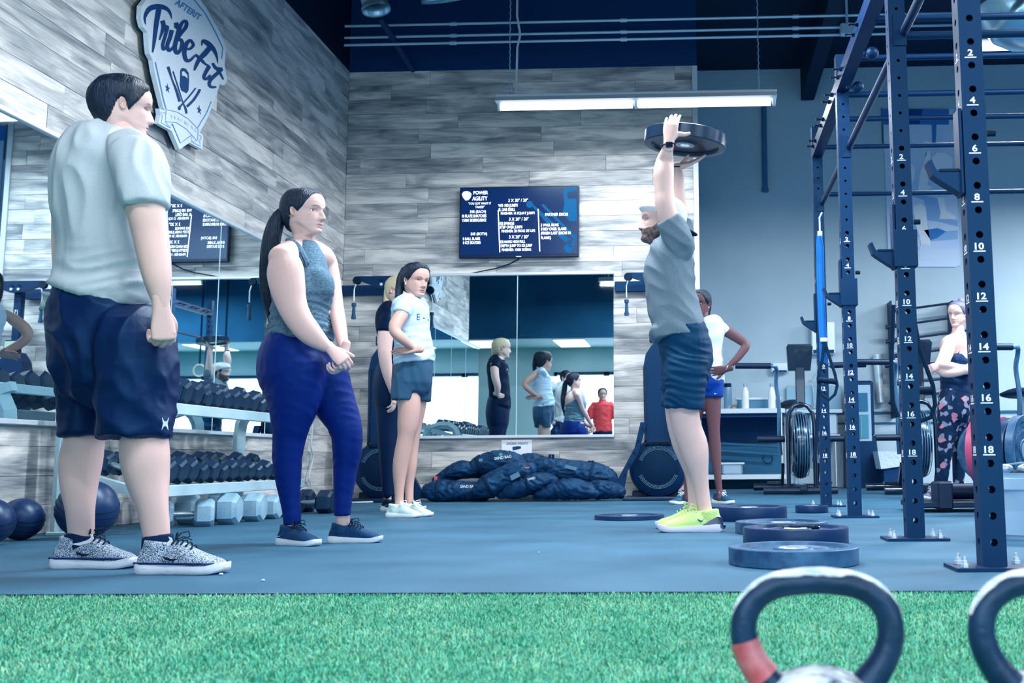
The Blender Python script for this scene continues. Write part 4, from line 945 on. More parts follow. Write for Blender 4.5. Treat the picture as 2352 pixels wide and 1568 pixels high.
# ice machine
t = thing('ice_machine', 'dark ice machine with grey framed dispensing window', 'ice machine', PYp(1980, 1122, 12.9)); Y = 12.9
boxpx(MB(), 1957, 874, 2010, 1000, Y, .45, .02).build('cabinet', m_rack, t); MB().prism([PYp(x, y, Y-.02) for x, y in ((1950, 1000), (2012, 1000), (2026, 1122), (1950, 1122))], (0, .5, 0)).build('lower_cabinet', m_rack, t)
boxpx(MB(), 1955, 884, 2003, 1013, Y-.03, .03, .004).build('frame', mat('machine_frame', '8fb4cc', .4), t); boxpx(MB(), 1960, 902, 1994, 944, Y-.04, .02).build('window', m_mid, t); boxpx(MB(), 1960, 952, 1996, 1006, Y-.04, .02).build('recess', mat('recess_teal', '3f86a0', .4), t); boxpx(MB(), 1977, 956, 1979, 1006, Y-.05, .01).build('spout', m_stl, t)
t = thing('waste_bin', 'dark waste bin with a white plastic bag over its rim', 'bin', PYp(2045, 1122, 12.6)); MB().prism([PYp(x, y, 12.5) for x, y in ((2028, 1040), (2085, 1040), (2078, 1125), (2032, 1125))], (0, .33, 0)).build('bin', m_deep, t)
V = [PYp(x, y, 12.47) for x, y in ((2016, 1036), (2086, 1036), (2086, 1068), (2060, 1072), (2024, 1077))]; MB().prism(V, (0, .37, 0)).build('bag', mat('bin_bag', 'c3d9ec', .5, bump=(30, .8)), t)
# poster
t = thing('poster', 'large blue-toned training poster on the grey wall behind the rack', 'poster', PYp(2120, 610, D2)); YP = D2-.02
boxpx(MB(), 2028, 252, 2206, 610, YP, .01).build('print', mat('poster_ground', 'acd0fa', .5, noise=(1.3, 'cfe0f6', .15)), t)
pq = lambda x, y, o=.0: PYp(2010+x/3.92, 230+y/3.92, YP-.002-o)
def pp(pts, m, o=.001): MB().prism([pq(x, y, o) for x, y in pts], (0, -.001, 0)).build('printed_shape', m, t)
pw, pl, pm, pd, pdk = [mat('poster_%d' % i, c_, .5) for i, c_ in enumerate(('e6f0fb', 'c2dbf5', '86b6e6', '3b7cc4', '124a94'))]
pp([(60, 80), (665, 80), (665, 220), (60, 220)], pd); pp([(270, 80), (430, 80), (400, 215), (280, 215)], pdk, .002); pp([(505, 80), (560, 80), (545, 390), (515, 390)], pd, .003)
pp([(290, 1020), (745, 1080), (745, 1250), (500, 1270), (300, 1200)], pm, .0015); pp([(330, 1350), (745, 1330), (745, 1500), (330, 1500)], pl, .0015); pp([(300, 850), (420, 850), (620, 900), (640, 1060), (480, 1090), (440, 900)], pm, .002)
pp([(460, 470), (495, 450), (500, 620), (470, 760), (520, 780), (430, 860), (385, 830), (400, 660), (440, 560)], pw, .003); pp(circ(420, 480, 45), pl, .003); pp(circ(465, 400, 32), pw, .0035)
pp([(510, 520), (560, 470), (640, 480), (700, 520), (690, 690), (560, 700), (520, 620)], pw, .003); pp([(290, 590), (330, 570), (360, 620), (355, 700), (320, 780), (295, 780)], pw, .003)
pp([(345, 960), (400, 930), (455, 960), (470, 1100), (500, 1290), (470, 1350), (420, 1330), (400, 1230), (360, 1100)], pw, .004); pp([(400, 1320), (440, 1290), (500, 1310), (560, 1340), (660, 1365), (690, 1390), (660, 1430), (560, 1450), (440, 1440), (400, 1430)], pl, .005)
pp([(560, 880), (620, 870), (640, 1000), (720, 1040), (730, 1070), (580, 1070), (590, 1010)], pw, .004); pp([(470, 1080), (600, 1100), (745, 1140), (745, 1170), (620, 1180), (500, 1260)], pl, .003); pp([(440, 1170), (560, 1150), (640, 1180), (560, 1240), (500, 1260)], pd, .004)
text_on('lettering', 'ONNIT', pq(485, 168, .006), (1, 0, 0), (0, 0, 1), pm, t, h=.05, fit=.22)
tag(boxpx(MB(), 2024, 248, 2029, 330, YP, .03).build('poster_rail', m_mid), 'thin blue bracket at the upper corner of the poster', 'bracket')
# wall rack of barbells
t = thing('bar_rack', 'wall rack holding tilted barbells behind the squat rack', 'bar rack', PYp(2120, 950, D2-.2))
for x in (2048, 2190): boxpx(MB(), x, 690, x+7, 960, D2-.25, .25).build('rail', m_rack, t)
for i, (x0, y0, x1, y1) in enumerate(((2052, 714, 2180, 695), (2038, 751, 2182, 728), (2038, 784, 2186, 762), (2050, 818, 2190, 798), (2036, 840, 2190, 835), (2050, 882, 2192, 868), (2052, 912, 2190, 902))):
    for xr_ in (2051, 2193):
        p_ = PYp(xr_, np.interp(xr_, [x0, x1+70], [y0, y1-8]), D2-.36); MB().box((p_[0], D2-.29, p_[2]-.035), (.03, .20, .02)).box((p_[0], D2-.395, p_[2]-.015), (.03, .015, .06)).build('peg', m_rack, t)
    b = thing('barbell', 'dark barbell on the wall rack, %s from the top' % ('first', 'second', 'third', 'fourth', 'fifth', 'sixth', 'seventh')[i], 'barbell', PYp(x0, y0, D2-.35), group='barbells on the wall rack')
    A, B = PYp(x0, y0, D2-.36), PYp(x1+70, y1-8, D2-.36); u = (B-A)/np.linalg.norm(B-A); MB().cyl(A, B, .015, n=10).build('shaft', m_dark, b, smooth=True); MB().cyl(A-u*.02, A+u*.28, .026, n=12).build('sleeve', m_dark, b, smooth=True)

def airbike(x, Y, lab, s=1., flip=1):
    """fan bike seen end-on: px of the wheel centre"""
    c0 = PYp(x, 1000, Y); X = c0[0]; t = thing('air_bike', lab, 'exercise bike', (X, Y, 0)); q = lambda a, z, dy=0.: np.array([X+a*flip, Y+dy, z]); m = mat('bike_black', '04122e', .25, spec=.7, coat=.5)
    pr = [(0, -.10), (.10, -.10), (.26, -.085), (.33, -.05), (.345, 0), (.33, .05), (.26, .085), (.10, .10), (0, .10)]
    MB().lathe(pr, q(0, .50), (1, 0, 0), 40).build('fan_cage', m, t, smooth=True)
    mb = MB()
    for k in range(7):
        a = -.075+k*.025; r = .342-abs(a)**2*5; z = np.linspace(0, 2*PI, 41)[:-1]; mb.tube([q(a, .50+r*math.sin(w_), r*math.cos(w_)) for w_ in z], .004, 5, closed=True)
    mb.build('cage_wires', mat('wire_pale', '5c93b8', .25, metal=.4), t, smooth=True)  # all wires in one even pale blue metal
    arch = [q(-.135, .06, -.2), q(-.135, .70, -.2), q(-.12, .82, -.2), (q(-.07, .89, -.2)), q(0, .915, -.2), q(.07, .89, -.2), q(.12, .82, -.2), q(.135, .70, -.2), q(.135, .06, -.2)]
    MB().tube(arch, .022, 12).build('front_fork', m, t, smooth=True)
    MB().cyl(q(-.40, .045, -.30), q(.34, .045, -.30), .038, n=14).build('stabiliser', m, t, smooth=True); MB().cyl(q(-.46, .06, .45), q(.34, .06, .45), .036, n=14).build('stabiliser', m, t, smooth=True)
    MB().box(q(0, .07, .1), (.08, .9, .06), .01).build('base_beam', m, t)
    MB().box(q(.01, 1.10, -.1), (.095, .05, .42), .008).build('console_post', m, t)
    MB().prism([q(-.11, 1.26, -.12), q(.12, 1.26, -.12), q(.145, 1.50, -.16), q(.12, 1.53, -.16), q(-.11, 1.53, -.16), q(-.125, 1.50, -.16)], (0, .07, 0)).build('console', m, t)
    for s_, yy in ((-1, 0), (1, .02)):
        P = [q(s_*.20, .40, -.05), q(s_*.215, .62, -.10), q(s_*.215, .9, -.14), q(s_*.24, 1.12, -.16), q(s_*.235, 1.24, -.22), q(s_*.26, 1.29, -.3), q(s_*.31, 1.295, -.3)]
        MB().tube(cat(P, 4), .021, 10).build('handle_lever', mat('lever_steel', '5f8fb4', .25, metal=.6), t, smooth=True); MB().cyl(q(s_*.30, 1.295, -.3), q(s_*.66, 1.30, -.3), .030, n=12).build('grip', m_dark, t, smooth=True)
        MB().cyl(q(s_*.16, .56, -.12), q(s_*.44, .56, -.12), .032, n=12).build('foot_peg', m_dark, t, smooth=True)
        MB().bar(q(s_*.18, .30, -.05), q(s_*.18, .10, .10), .03, .05).build('crank', m, t); MB().box(q(s_*.27, .11, .12), (.13, .10, .03), .006).build('pedal', m, t)
    v, f = loft([q(-.02, .94, .62), q(-.01, .955, .5), q(0, .95, .35)], [.16, .12, .04], [.04, .045, .03], 16, up=(0, 0, 1)); mk('saddle', v, f, m_dark, t, True)
    MB().cyl(q(0, .1, .5), q(0, .93, .5), .025, n=10).build('seat_post', m_st, t, smooth=True)
    return t
airbike(1836, 10.9, 'black air bike with fan cage in front of the steel counter')
airbike(2108, 10.6, 'black air bike behind the second numbered upright')
airbike(2392, 9.3, 'black air bike at the right frame edge behind the nearest upright')
# row of big plates on a low storage sled
m_redp = mat('plate_red', 'b84a72', .45, spec=.5); st_ = thing('plate_sled', 'low black storage sled under the row of big plates', 'plate rack', (2.2, 7.1, 0))
a = PYp(2140, 1158, 7.2); b_ = PYp(2300, 1158, 7.2)
MB().box(((a[0]+b_[0])/2+.1, 7.3, .05), (.95, .5, .04), .006).build('base', m_dark, st_); MB().cyl((a[0]+.1, 7.3, .13), (b_[0]+.4, 7.3, .13), .055, n=14).build('cross_tube', m_dark, st_, smooth=True)
MB().box((a[0]+.06, 7.15, .11), (.10, .22, .18), .01).build('end_block', m_dark, st_); MB().box((b_[0]-.02, 7.08, .11), (.06, .12, .2), .01).build('end_block', m_dark, st_)
cx = PYp(2230, 1067, 7.0)
dirv = np.array([.80, -.60, 0])
for i, (m_, th, lab, off, k) in enumerate(((m_redp, .055, 'red bumper plate standing upright, farthest left of the stored row', -.34, 1.), (mat('plate_whiteband', 'c9dcec', .5), .02, 'pale plate squeezed between red and black plates of the stored row', -.27, .95),
        (m_rubp, .06, 'black bumper plate third in the stored row', -.245, .97), (m_redp, .02, 'thin red plate between black plates of the stored row', -.175, .99), (m_rubp, .06, 'black bumper plate fifth in the stored row', -.15, .97), (m_rubp2, .055, 'front black bumper plate of the stored row', -.08, 1.0))):
    p = np.array([2.03+off*1.0, 6.95, .40])+0*cx; p = np.array([2.02, 6.85, .225*k+.175])+dirv*(off*1.0+.1)
    plate(tuple(p), .225*k, th, lab, axis=dirv, m=m_)
p = PYp(2275, 1065, 7.55); plate((p[0], 7.62, .225+.175), .225, .05, 'black bumper plate behind the nearest upright, beside the bucket', axis=(.15, -.99, 0), m=m_rubp2)
# bucket full of small gear
pb = PZp(2352, 1243); t = thing('bucket', 'large white plastic bucket beside the nearest upright', 'bucket', (pb[0], pb[1]+.2, 0)); bx = np.array([PYp(2372, 1240, pb[1]+.2)[0], pb[1]+.2, 0])
m_bu = mat('bucket_plastic', 'a9cbe6', .4, noise=(5, '93bbdc', .3)); MB().lathe([(0, 0), (.150, 0), (.155, .02), (.168, .215), (.18, .218), (.18, .265), (.172, .268), (.172, .28), (.178, .29), (.165, .29), (.160, .02), (0, .015)], bx, n=40).build('bucket', m_bu, t, smooth=True)
z = np.linspace(0, PI, 20); MB().tube([bx+np.array([.17*math.cos(a), -.02, .285+.05*math.sin(a)]) for a in z], .005, 6).build('wire_handle', m_st, t, smooth=True)
g = thing('jump_gear', 'clips and small gear heaped in the white bucket', 'gear', bx+[0, 0, .25])
for i in range(9):
    a = i*.7; MB().sphere(bx+[.11*math.cos(a)-.02, .08*math.sin(a)-.03, .285+.012*(i % 3)], .03, 10, 7, (1.2, .8, .7)).build('clip', (m_blk, m_white, m_st)[i % 3], g, smooth=True)

# ------------------------------------------------------------------ people
def sstep(a, b, x): t = np.clip((x-a)/(b-a), 0, 1); return t*t*(3-2*t)
def smooth1(z, zs, vs, k=.012):
    zz = np.linspace(zs[0]-.1, zs[-1]+.1, 900); vv = np.interp(zz, zs, vs); n = max(3, int(k/(zz[1]-zz[0]))); g = np.exp(-np.linspace(-2, 2, 2*n+1)**2); g /= g.sum()
    vv = np.convolve(np.pad(vv, n, mode='edge'), g, 'valid'); return np.interp(z, zz, vv)
HZ = [-.95, -.80, -.65, -.58, -.54, -.52, -.50, -.48, -.44, -.40, -.36, -.30, -.20, -.10, 0, .06, .12, .20, .30, .40, .46, .49, .50]
HFX = [.16, .12, .11, .12, .16, .25, .335, .375, .395, .39, .375, .385, .395, .385, .385, .425, .435, .435, .41, .345, .25, .13, 0]
HB = [-.38, -.33, -.29, -.28, -.28, -.28, -.28, -.28, -.28, -.29, -.31, -.34, -.41, -.465, -.50, -.515, -.52, -.515, -.48, -.40, -.29, -.16, 0]
HW = [.34, .27, .235, .225, .215, .205, .195, .20, .215, .235, .255, .285, .31, .325, .335, .34, .345, .345, .33, .28, .21, .12, 0]
class Head:
    def __init__(s, pos, fwd, up, H, skin_tint=1., nose=1., lips=(.80, .52, .55), brow=.8, beard=None, female=True, jaw=1., hair=None, hairline=None, hair_th=.04, neckw=1., chin=0.):
        s.pos = np.asarray(pos, float); s.H = H
        f = np.asarray(fwd, float); f /= np.linalg.norm(f); u = np.asarray(up, float); u = u-f*(u@f); u /= np.linalg.norm(u); s.f, s.u = f, u; s.l = np.cross(u, f)
        zs = np.r_[np.linspace(-.95, -.56, 12), np.linspace(-.54, .16, 100), np.linspace(.175, .44, 22), .455, .47, .48, .49, .496, .4995]
        n = 110; t = np.linspace(-PI, PI, n, endpoint=False); th = t-.5*np.sin(t)
        fx = smooth1(zs, HZ, HFX, .018); bk = smooth1(zs, HZ, HB, .03); w_ = smooth1(zs, HZ, HW, .03)
        nk = sstep(-.50, -.62, zs); w_ = w_*(1+(neckw-1)*nk); jm = np.exp(-((zs+.40)/.10)**2); w_ = w_*(1+(jaw-1)*jm); fx = fx+chin*np.exp(-((zs+.44)/.05)**2)
        Z = np.repeat(zs[:, None], n, 1); TH = np.repeat(th[None], len(zs), 0); c, si = np.cos(TH), np.sin(TH)
        x0 = -.06; A = np.where(c > 0, (fx-x0)[:, None], (x0-bk)[:, None]); e = .90
        X = x0+A*np.sign(c)*np.abs(c)**e; Y = w_[:, None]*np.sign(si)*np.abs(si)**.95
        fr = sstep(.05, .25, X)    # front part
        # flatter cheeks / narrower face front
        Y = Y*(1-.10*fr*sstep(.15, -.1, Z))
        Z0_ = Z; Z = np.where(Z < 0, Z/1.13, Z)
        nz = smooth1(Z.ravel(), [-.225, -.205, -.185, -.155, -.125, -.08, -.04, 0, .04, .08], [0, .03, .080, .106, .102, .080, .060, .038, .018, 0], .012).reshape(Z.shape)*nose
        nw = np.interp(Z, [-.22, -.16, -.10, 0, .08], [.066, .064, .048, .038, .04])
        X = X+fr*nz*np.exp(-np.abs(Y/nw)**2.5)
        for sg_ in (-1, 1): X = X+fr*.026*np.exp(-((Y-sg_*.060)/.024)**2-((Z+.168)/.026)**2)
        ay = np.abs(Y); EY = .138
        X = X-fr*.042*np.exp(-((ay-EY+.01)/.075)**2-((Z-.008)/.045)**2)
        X = X+fr*.012*np.exp(-((ay-.12)/.09)**2-((Z-.070)/.022)**2)
        lid = ((ay-EY)/.066)**2+((Z-.0-.10*(ay-EY))/(.026))**2
        X = X+fr*(.010*np.exp(-((np.sqrt(lid)-1.25)/.28)**2)); inside = lid < 1.0
        X = np.where(inside & (X > 0), X-.014, X)
        mw = np.exp(-(Y/.088)**4)
        X = X+fr*mw*(.020*np.exp(-((Z+.262)/.017)**2)+.026*np.exp(-((Z+.312)/.019)**2)-.016*np.exp(-((Z+.286)/.007)**2)+.010*np.exp(-((Z+.23)/.03)**2)-.012*np.exp(-((Z+.35)/.02)**2))
        X = X+fr*.014*np.exp(-((ay-.20)/.07)**2-((Z+.10)/.06)**2)
        X = X+fr*.012*np.exp(-((Y)/.06)**2-((Z+.39)/.035)**2)
        s.raw = (X, Y, Z0_, TH)
        col = np.ones(X.shape+(3,))
        def paint(mask, rgb):
            nonlocal col; col = col*(1-mask[..., None])+np.array(rgb)*mask[..., None]
        F1 = (X > .15)
        lipm = F1*mw*np.exp(-(Y/.080)**6)*np.maximum(np.exp(-((Z+.264)/.014)**4), np.exp(-((Z+.310)/.018)**4)); paint(.85*lipm, lips)
        paint(.7*F1*np.exp(-(Y/.085)**4)*np.exp(-((Z+.286)/.005)**2), (.35, .2, .22))
        bz = .082+.018*np.cos((ay-.14)/.08*1.3)-.012; bth = np.where(ay < .2, .012, .009)
        paint(brow*F1*np.exp(-((Z-bz)/bth)**4)*sstep(.055, .075, ay)*sstep(.235, .20, ay), (.16, .13, .16))
        paint(.40*F1*np.exp(-((np.sqrt(lid)-1.08)/.14)**2), (.25, .18, .2))
        for sg_ in (-1, 1): paint(.7*F1*np.exp(-((Y-sg_*.030)/.014)**2-((Z+.192)/.010)**2), (.3, .18, .2))
        paint(.18*F1*np.exp(-((ay-.20)/.08)**2-((Z+.12)/.07)**2), (1., .72, .72))
        if beard is not None:
            bm = sstep(-.13, -.19, Z-.12*(1-sstep(.0, .24, X))+.02*sstep(.25, .35, X))*sstep(-.60, -.50, Z)*sstep(-.10, -.04, X)
            mo = F1*np.exp(-((Z+.232)/.024)**4)*np.exp(-(Y/.12)**6); bm = np.maximum(bm, mo)*(1-np.clip(lipm*1.3, 0, 1)); nb = Noise(5)(np.stack([X, Y, Z], -1).reshape(-1, 3), (60, 60, 60)).reshape(X.shape)
            paint(bm*(beard[0])*(.82+.18*nb).clip(0, 1), beard[1]); X = X+.018*bm*(1+.4*nb)*fr; Y = Y*(1+.04*bm)
        Z = Z0_; zj = -.475+.24*sstep(.34, -.02, X); bl = sstep(.02, -.085, Z-zj)*sstep(-.20, .02, X); Y = Y*(1-.13*bl); X = X-.02*bl*fr; s.n = n; P = s.world(X, Y, Z); nr = len(zs); f = []
        for i in range(nr-1):
            for j in range(n): f.append((i*n+j, i*n+(j+1) % n, (i+1)*n+(j+1) % n, (i+1)*n+j))
        f.append(tuple(range((nr-1)*n, nr*n))); f.append(tuple(range(n-1, -1, -1)))
        s.V = P; s.Fc = f; s.C = col.reshape(-1, 3); s.eyes = []; s.X = X; s.Y = Y; s.Z = Z
        for sg_ in (-1, 1):
            k = np.argmin((Y-sg_*EY)**2+(Z)**2+(X < .1)*9); s.eyes.append((sg_, X.ravel()[k]))
        # ears
        s.ears = []
        for sg_ in (-1, 1):
            nr_, na = 9, 28; VV = []; 
            for i in range(nr_):
                r = i/(nr_-1)
                for j in range(na):
                    a = 2*PI*j/na; ey, ez = r*math.cos(a), r*math.sin(a)
                    rr = 1+.12*math.sin(a)-.10*math.cos(a)*(math.sin(a) < 0)
                    h = .030*math.exp(-((r-.86)/.16)**2)-.010*math.exp(-(r/.5)**2)+.018*math.exp(-((ey-.45)/.2)**2-((ez+.1)/.3)**2)-.02*(r > .97)+.016*math.exp(-((r-.52)/.10)**2)*(ez > -.1)*(ey < .3)
                    xx = -.045-.0-.058*(-ey)*rr*-1*-1; xx = -.045+.058*ey*rr-.020*ez; zz = -.035+.105*ez*rr
                    yb = smooth1(np.array([zz]), HZ, HW, .03)[0]*math.sqrt(max(.2, 1-((xx-x0)/.5)**2))
                    VV.append((xx, sg_*(yb*1.0+.004+h+.028*(1-(ey+1)/2)*r), zz))
            q = np.array(VV); fe = [(i*na+j, i*na+(j+1) % na, (i+1)*na+(j+1) % na, (i+1)*na+j) for i in range(nr_-1) for j in range(na)]
            if sg_ > 0: fe = [g_[::-1] for g_ in fe]
            c_ = np.ones((len(q), 3)); rr_ = np.hypot((q[:, 0]+.045)/.058, (q[:, 2]+.035)/.105); c_ *= (1-.35*np.exp(-(rr_/.35)**2))[:, None]*np.array([1, .93, .93])
            s.ears.append((s.world(q[:, 0], q[:, 1], q[:, 2]), fe, c_))
    def world(s, X, Y, Z):
        X, Y, Z = [np.asarray(a).ravel()[:, None] for a in (X, Y, Z)]
        return s.pos+s.H*(X*s.f+Y*s.l+Z*s.u)
    def shell(s, line, th, zmax=None, seed=1, rough=.0, bulge=None):
        """hair or cap: the scalp grid lifted off the skin above a hairline given per azimuth"""
        X, Y, Z, TH = s.raw; at = np.abs(np.angle(np.exp(1j*TH))); zl = np.interp(at, line[0], line[1])
        d = Z-zl; m = sstep(-.03, .045, d); t = (th+.014)*m-.014
        if bulge is not None: t = t+bulge(X, Y, Z, TH)*m
        t = t*(.45+.55*sstep(.30, .06, X-.0)) if th < .056 else t
        if rough: t = t+rough*m*Noise(seed)(np.stack([X, Y, Z], -1).reshape(-1, 3), (26, 26, 12)).reshape(X.shape)
        cx, cz = -.06, .02; nv = np.stack([X-cx, Y*1.3, (Z-cz)*1.0], -1); nv /= np.linalg.norm(nv, axis=-1, keepdims=True)+1e-9
        Q = np.stack([X, Y, Z], -1)+nv*t[..., None]; keep = d > -.05
        n = s.n; nr = X.shape[0]; f = []
        for i in range(nr-1):
            for j in range(n):
                j2 = (j+1) % n
                if keep[i, j] and keep[i, j2] and keep[i+1, j] and keep[i+1, j2]: f.append((i*n+j, i*n+j2, (i+1)*n+j2, (i+1)*n+j))
        f.append(tuple(range((nr-1)*n, nr*n)))
        used = sorted({a for q in f for a in q}); mp = {a: i for i, a in enumerate(used)}; V = s.world(Q[..., 0], Q[..., 1], Q[..., 2])[used]
        return V, [tuple(mp[a] for a in q) for q in f]
    def at(s, x, y, z): return s.pos+s.H*(x*s.f+y*s.l+z*s.u)
def FT(px, py, Y): p = PYp(px, py, Y); p[2] = 0; return p
m_eye = mat('eye', 'ffffff', .15, spec=.6, attr=True)
def add_eyes(h, parent, iris=(.10, .08, .10)):
    for sg_, xs in h.eyes:
        r = .058; c = np.array([xs-r+.013, sg_*.136, 0.]); n, m_ = 20, 14; V = []; C = []
        for j in range(m_+1):
            p = PI*j/m_
            for i in range(n):
                a = 2*PI*i/n; V.append((c[0]+r*math.cos(p), c[1]+r*math.sin(p)*math.cos(a), c[2]+r*math.sin(p)*math.sin(a)))
                C.append((.01, .01, .015) if p < .22 else (iris if p < .52 else (.85, .86, .9)))
        f = [(j*n+i, j*n+(i+1) % n, (j+1)*n+(i+1) % n, (j+1)*n+i) for j in range(m_) for i in range(n)]; V = np.array(V)
        mk('eye', h.world(V[:, 0], V[:, 1], V[:, 2]), f, m_eye, parent, True, colors=np.array(C))
def hand(wrist, d, pn, side, k=1., curl=(.5, .5, .5, .5), thumb=(.5, .35), spread=.06, voxel=.0026, flex=0.):
    """wrist pos, d = direction wrist->knuckles, pn = out of the palm, side = +1/-1 picks the thumb side (along cross(d,pn)*side)"""
    d = np.asarray(d, float); d /= np.linalg.norm(d); pn = np.asarray(pn, float); pn = pn-d*(pn@d); pn /= np.linalg.norm(pn); s = np.cross(d, pn)*side
    w_ = np.asarray(wrist, float); sh = []
    sh.append(loft([w_-d*.05*k, w_-d*.01*k, w_+d*.02*k, w_+d*.05*k, w_+d*.085*k], np.array([.0275, .0285, .033, .039, .040])*k, np.array([.0215, .020, .0175, .015, .012])*k, 18, power=.85, up=pn))
    L = [(.043, .026, .020), (.048, .030, .022), (.045, .028, .021), (.034, .021, .018)]
    for i in range(4):
        b = w_+d*(.078-(.004 if i == 3 else 0)+(.003 if i == 1 else 0))*k+s*(.029-.0195*i)*k; a = 0.; c = curl[i]; pts = [b-d*.02*k, b]; ss = spread*(1.5-i); dd0 = d+s*ss; dd0 /= np.linalg.norm(dd0)
        ang = 0.
        for j, l in enumerate(L[i]):
            ang += c*(1.0, 1.25, .8)[j]; dir_ = dd0*math.cos(ang)+pn*math.sin(ang); pts.append(pts[-1]+dir_*l*k)
        r = np.array([.0098, .0096, .0090, .0082, .0068])*k*(1, 1, .97, .86)[i]; sh.append(loft(pts, r, r, 12, sub=3, up=s))
    t0 = w_+d*.012*k+s*.018*k; t1 = w_+d*.040*k+s*(.038)*k+pn*.010*k; td = d*(1-thumb[0])+s*thumb[0]*1.0+pn*thumb[1]; td /= np.linalg.norm(td); t2 = t1+td*.034*k; td2 = td+pn*.35*thumb[1]+d*.3; td2 /= np.linalg.norm(td2); t3 = t2+td2*.027*k
    sh.append(loft([t0, t1, t2, t3], np.array([.016, .0145, .0115, .0088])*k, np.array([.014, .013, .0105, .0082])*k, 12, sub=3, up=pn))
    v, f, n = fuse(sh, voxel*k, 2, .5); return v, f
class Fig:
    def __init__(s, name_label, Y0, skin, foot=None, cat_='person'):
        s.Y = Y0; s.k = Y0/F; s.skin = skin; s.shells = []; s.extra = []; s.t = thing('person', name_label, cat_, (0, Y0, 0)); s.body = None
        if foot: p = PZp(*foot); s.t.location = (p[0], Y0, 0)
    def P(s, px, py, dy=0.): return PYp(px, py, s.Y+dy)
    def L(s, rows, ratio=1., n=20, **kw):
        """rows: (px, py, dy, half width px[, half depth m])"""
        C = [s.P(r[0], r[1], r[2]) for r in rows]; A = [r[3]*s.k for r in rows]; B = [(r[4] if len(r) > 4 else r[3]*s.k*ratio) for r in rows]
        return loft(C, A, B, n, **kw)
    def build_body(s, shells, voxel=.0065, head=None, hands=(), smooth=4, name='body'):
        v, f, n = fuse(shells, voxel, smooth); V = [v]; Fc = [list(q) for q in f]; C = [np.ones((len(v), 3))]; o = len(v)
        items = [(a, b, np.ones((len(a), 3))) for a, b in hands]
        if head is not None: items += [(head.V, head.Fc, head.C)]+head.ears
        for a, b, c in items: V.append(a); Fc += [[i+o for i in q] for q in b]; C.append(c); o += len(a)
        s.body = mk(name, np.concatenate(V), Fc, s.skin, s.t, True, colors=np.concatenate(C))
        return s.body
    def cloth(s, name, shells, m, voxel=.007, smooth=3, fold=None, label=None, cut=None):
        v, f, n = fuse(shells, voxel, smooth)
        if fold: 
            for q in (fold if isinstance(fold, list) else [fold]): v = folds(v, n, **q)
        o = mk(name, v, f, m, s.t, True)
        if label: o['label'] = label
        return o
def skinm(name, c, rough=.5): return mat(name, c, rough, attr=True, spec=.4, noise=(14, c, .3), bump=(160, .05))
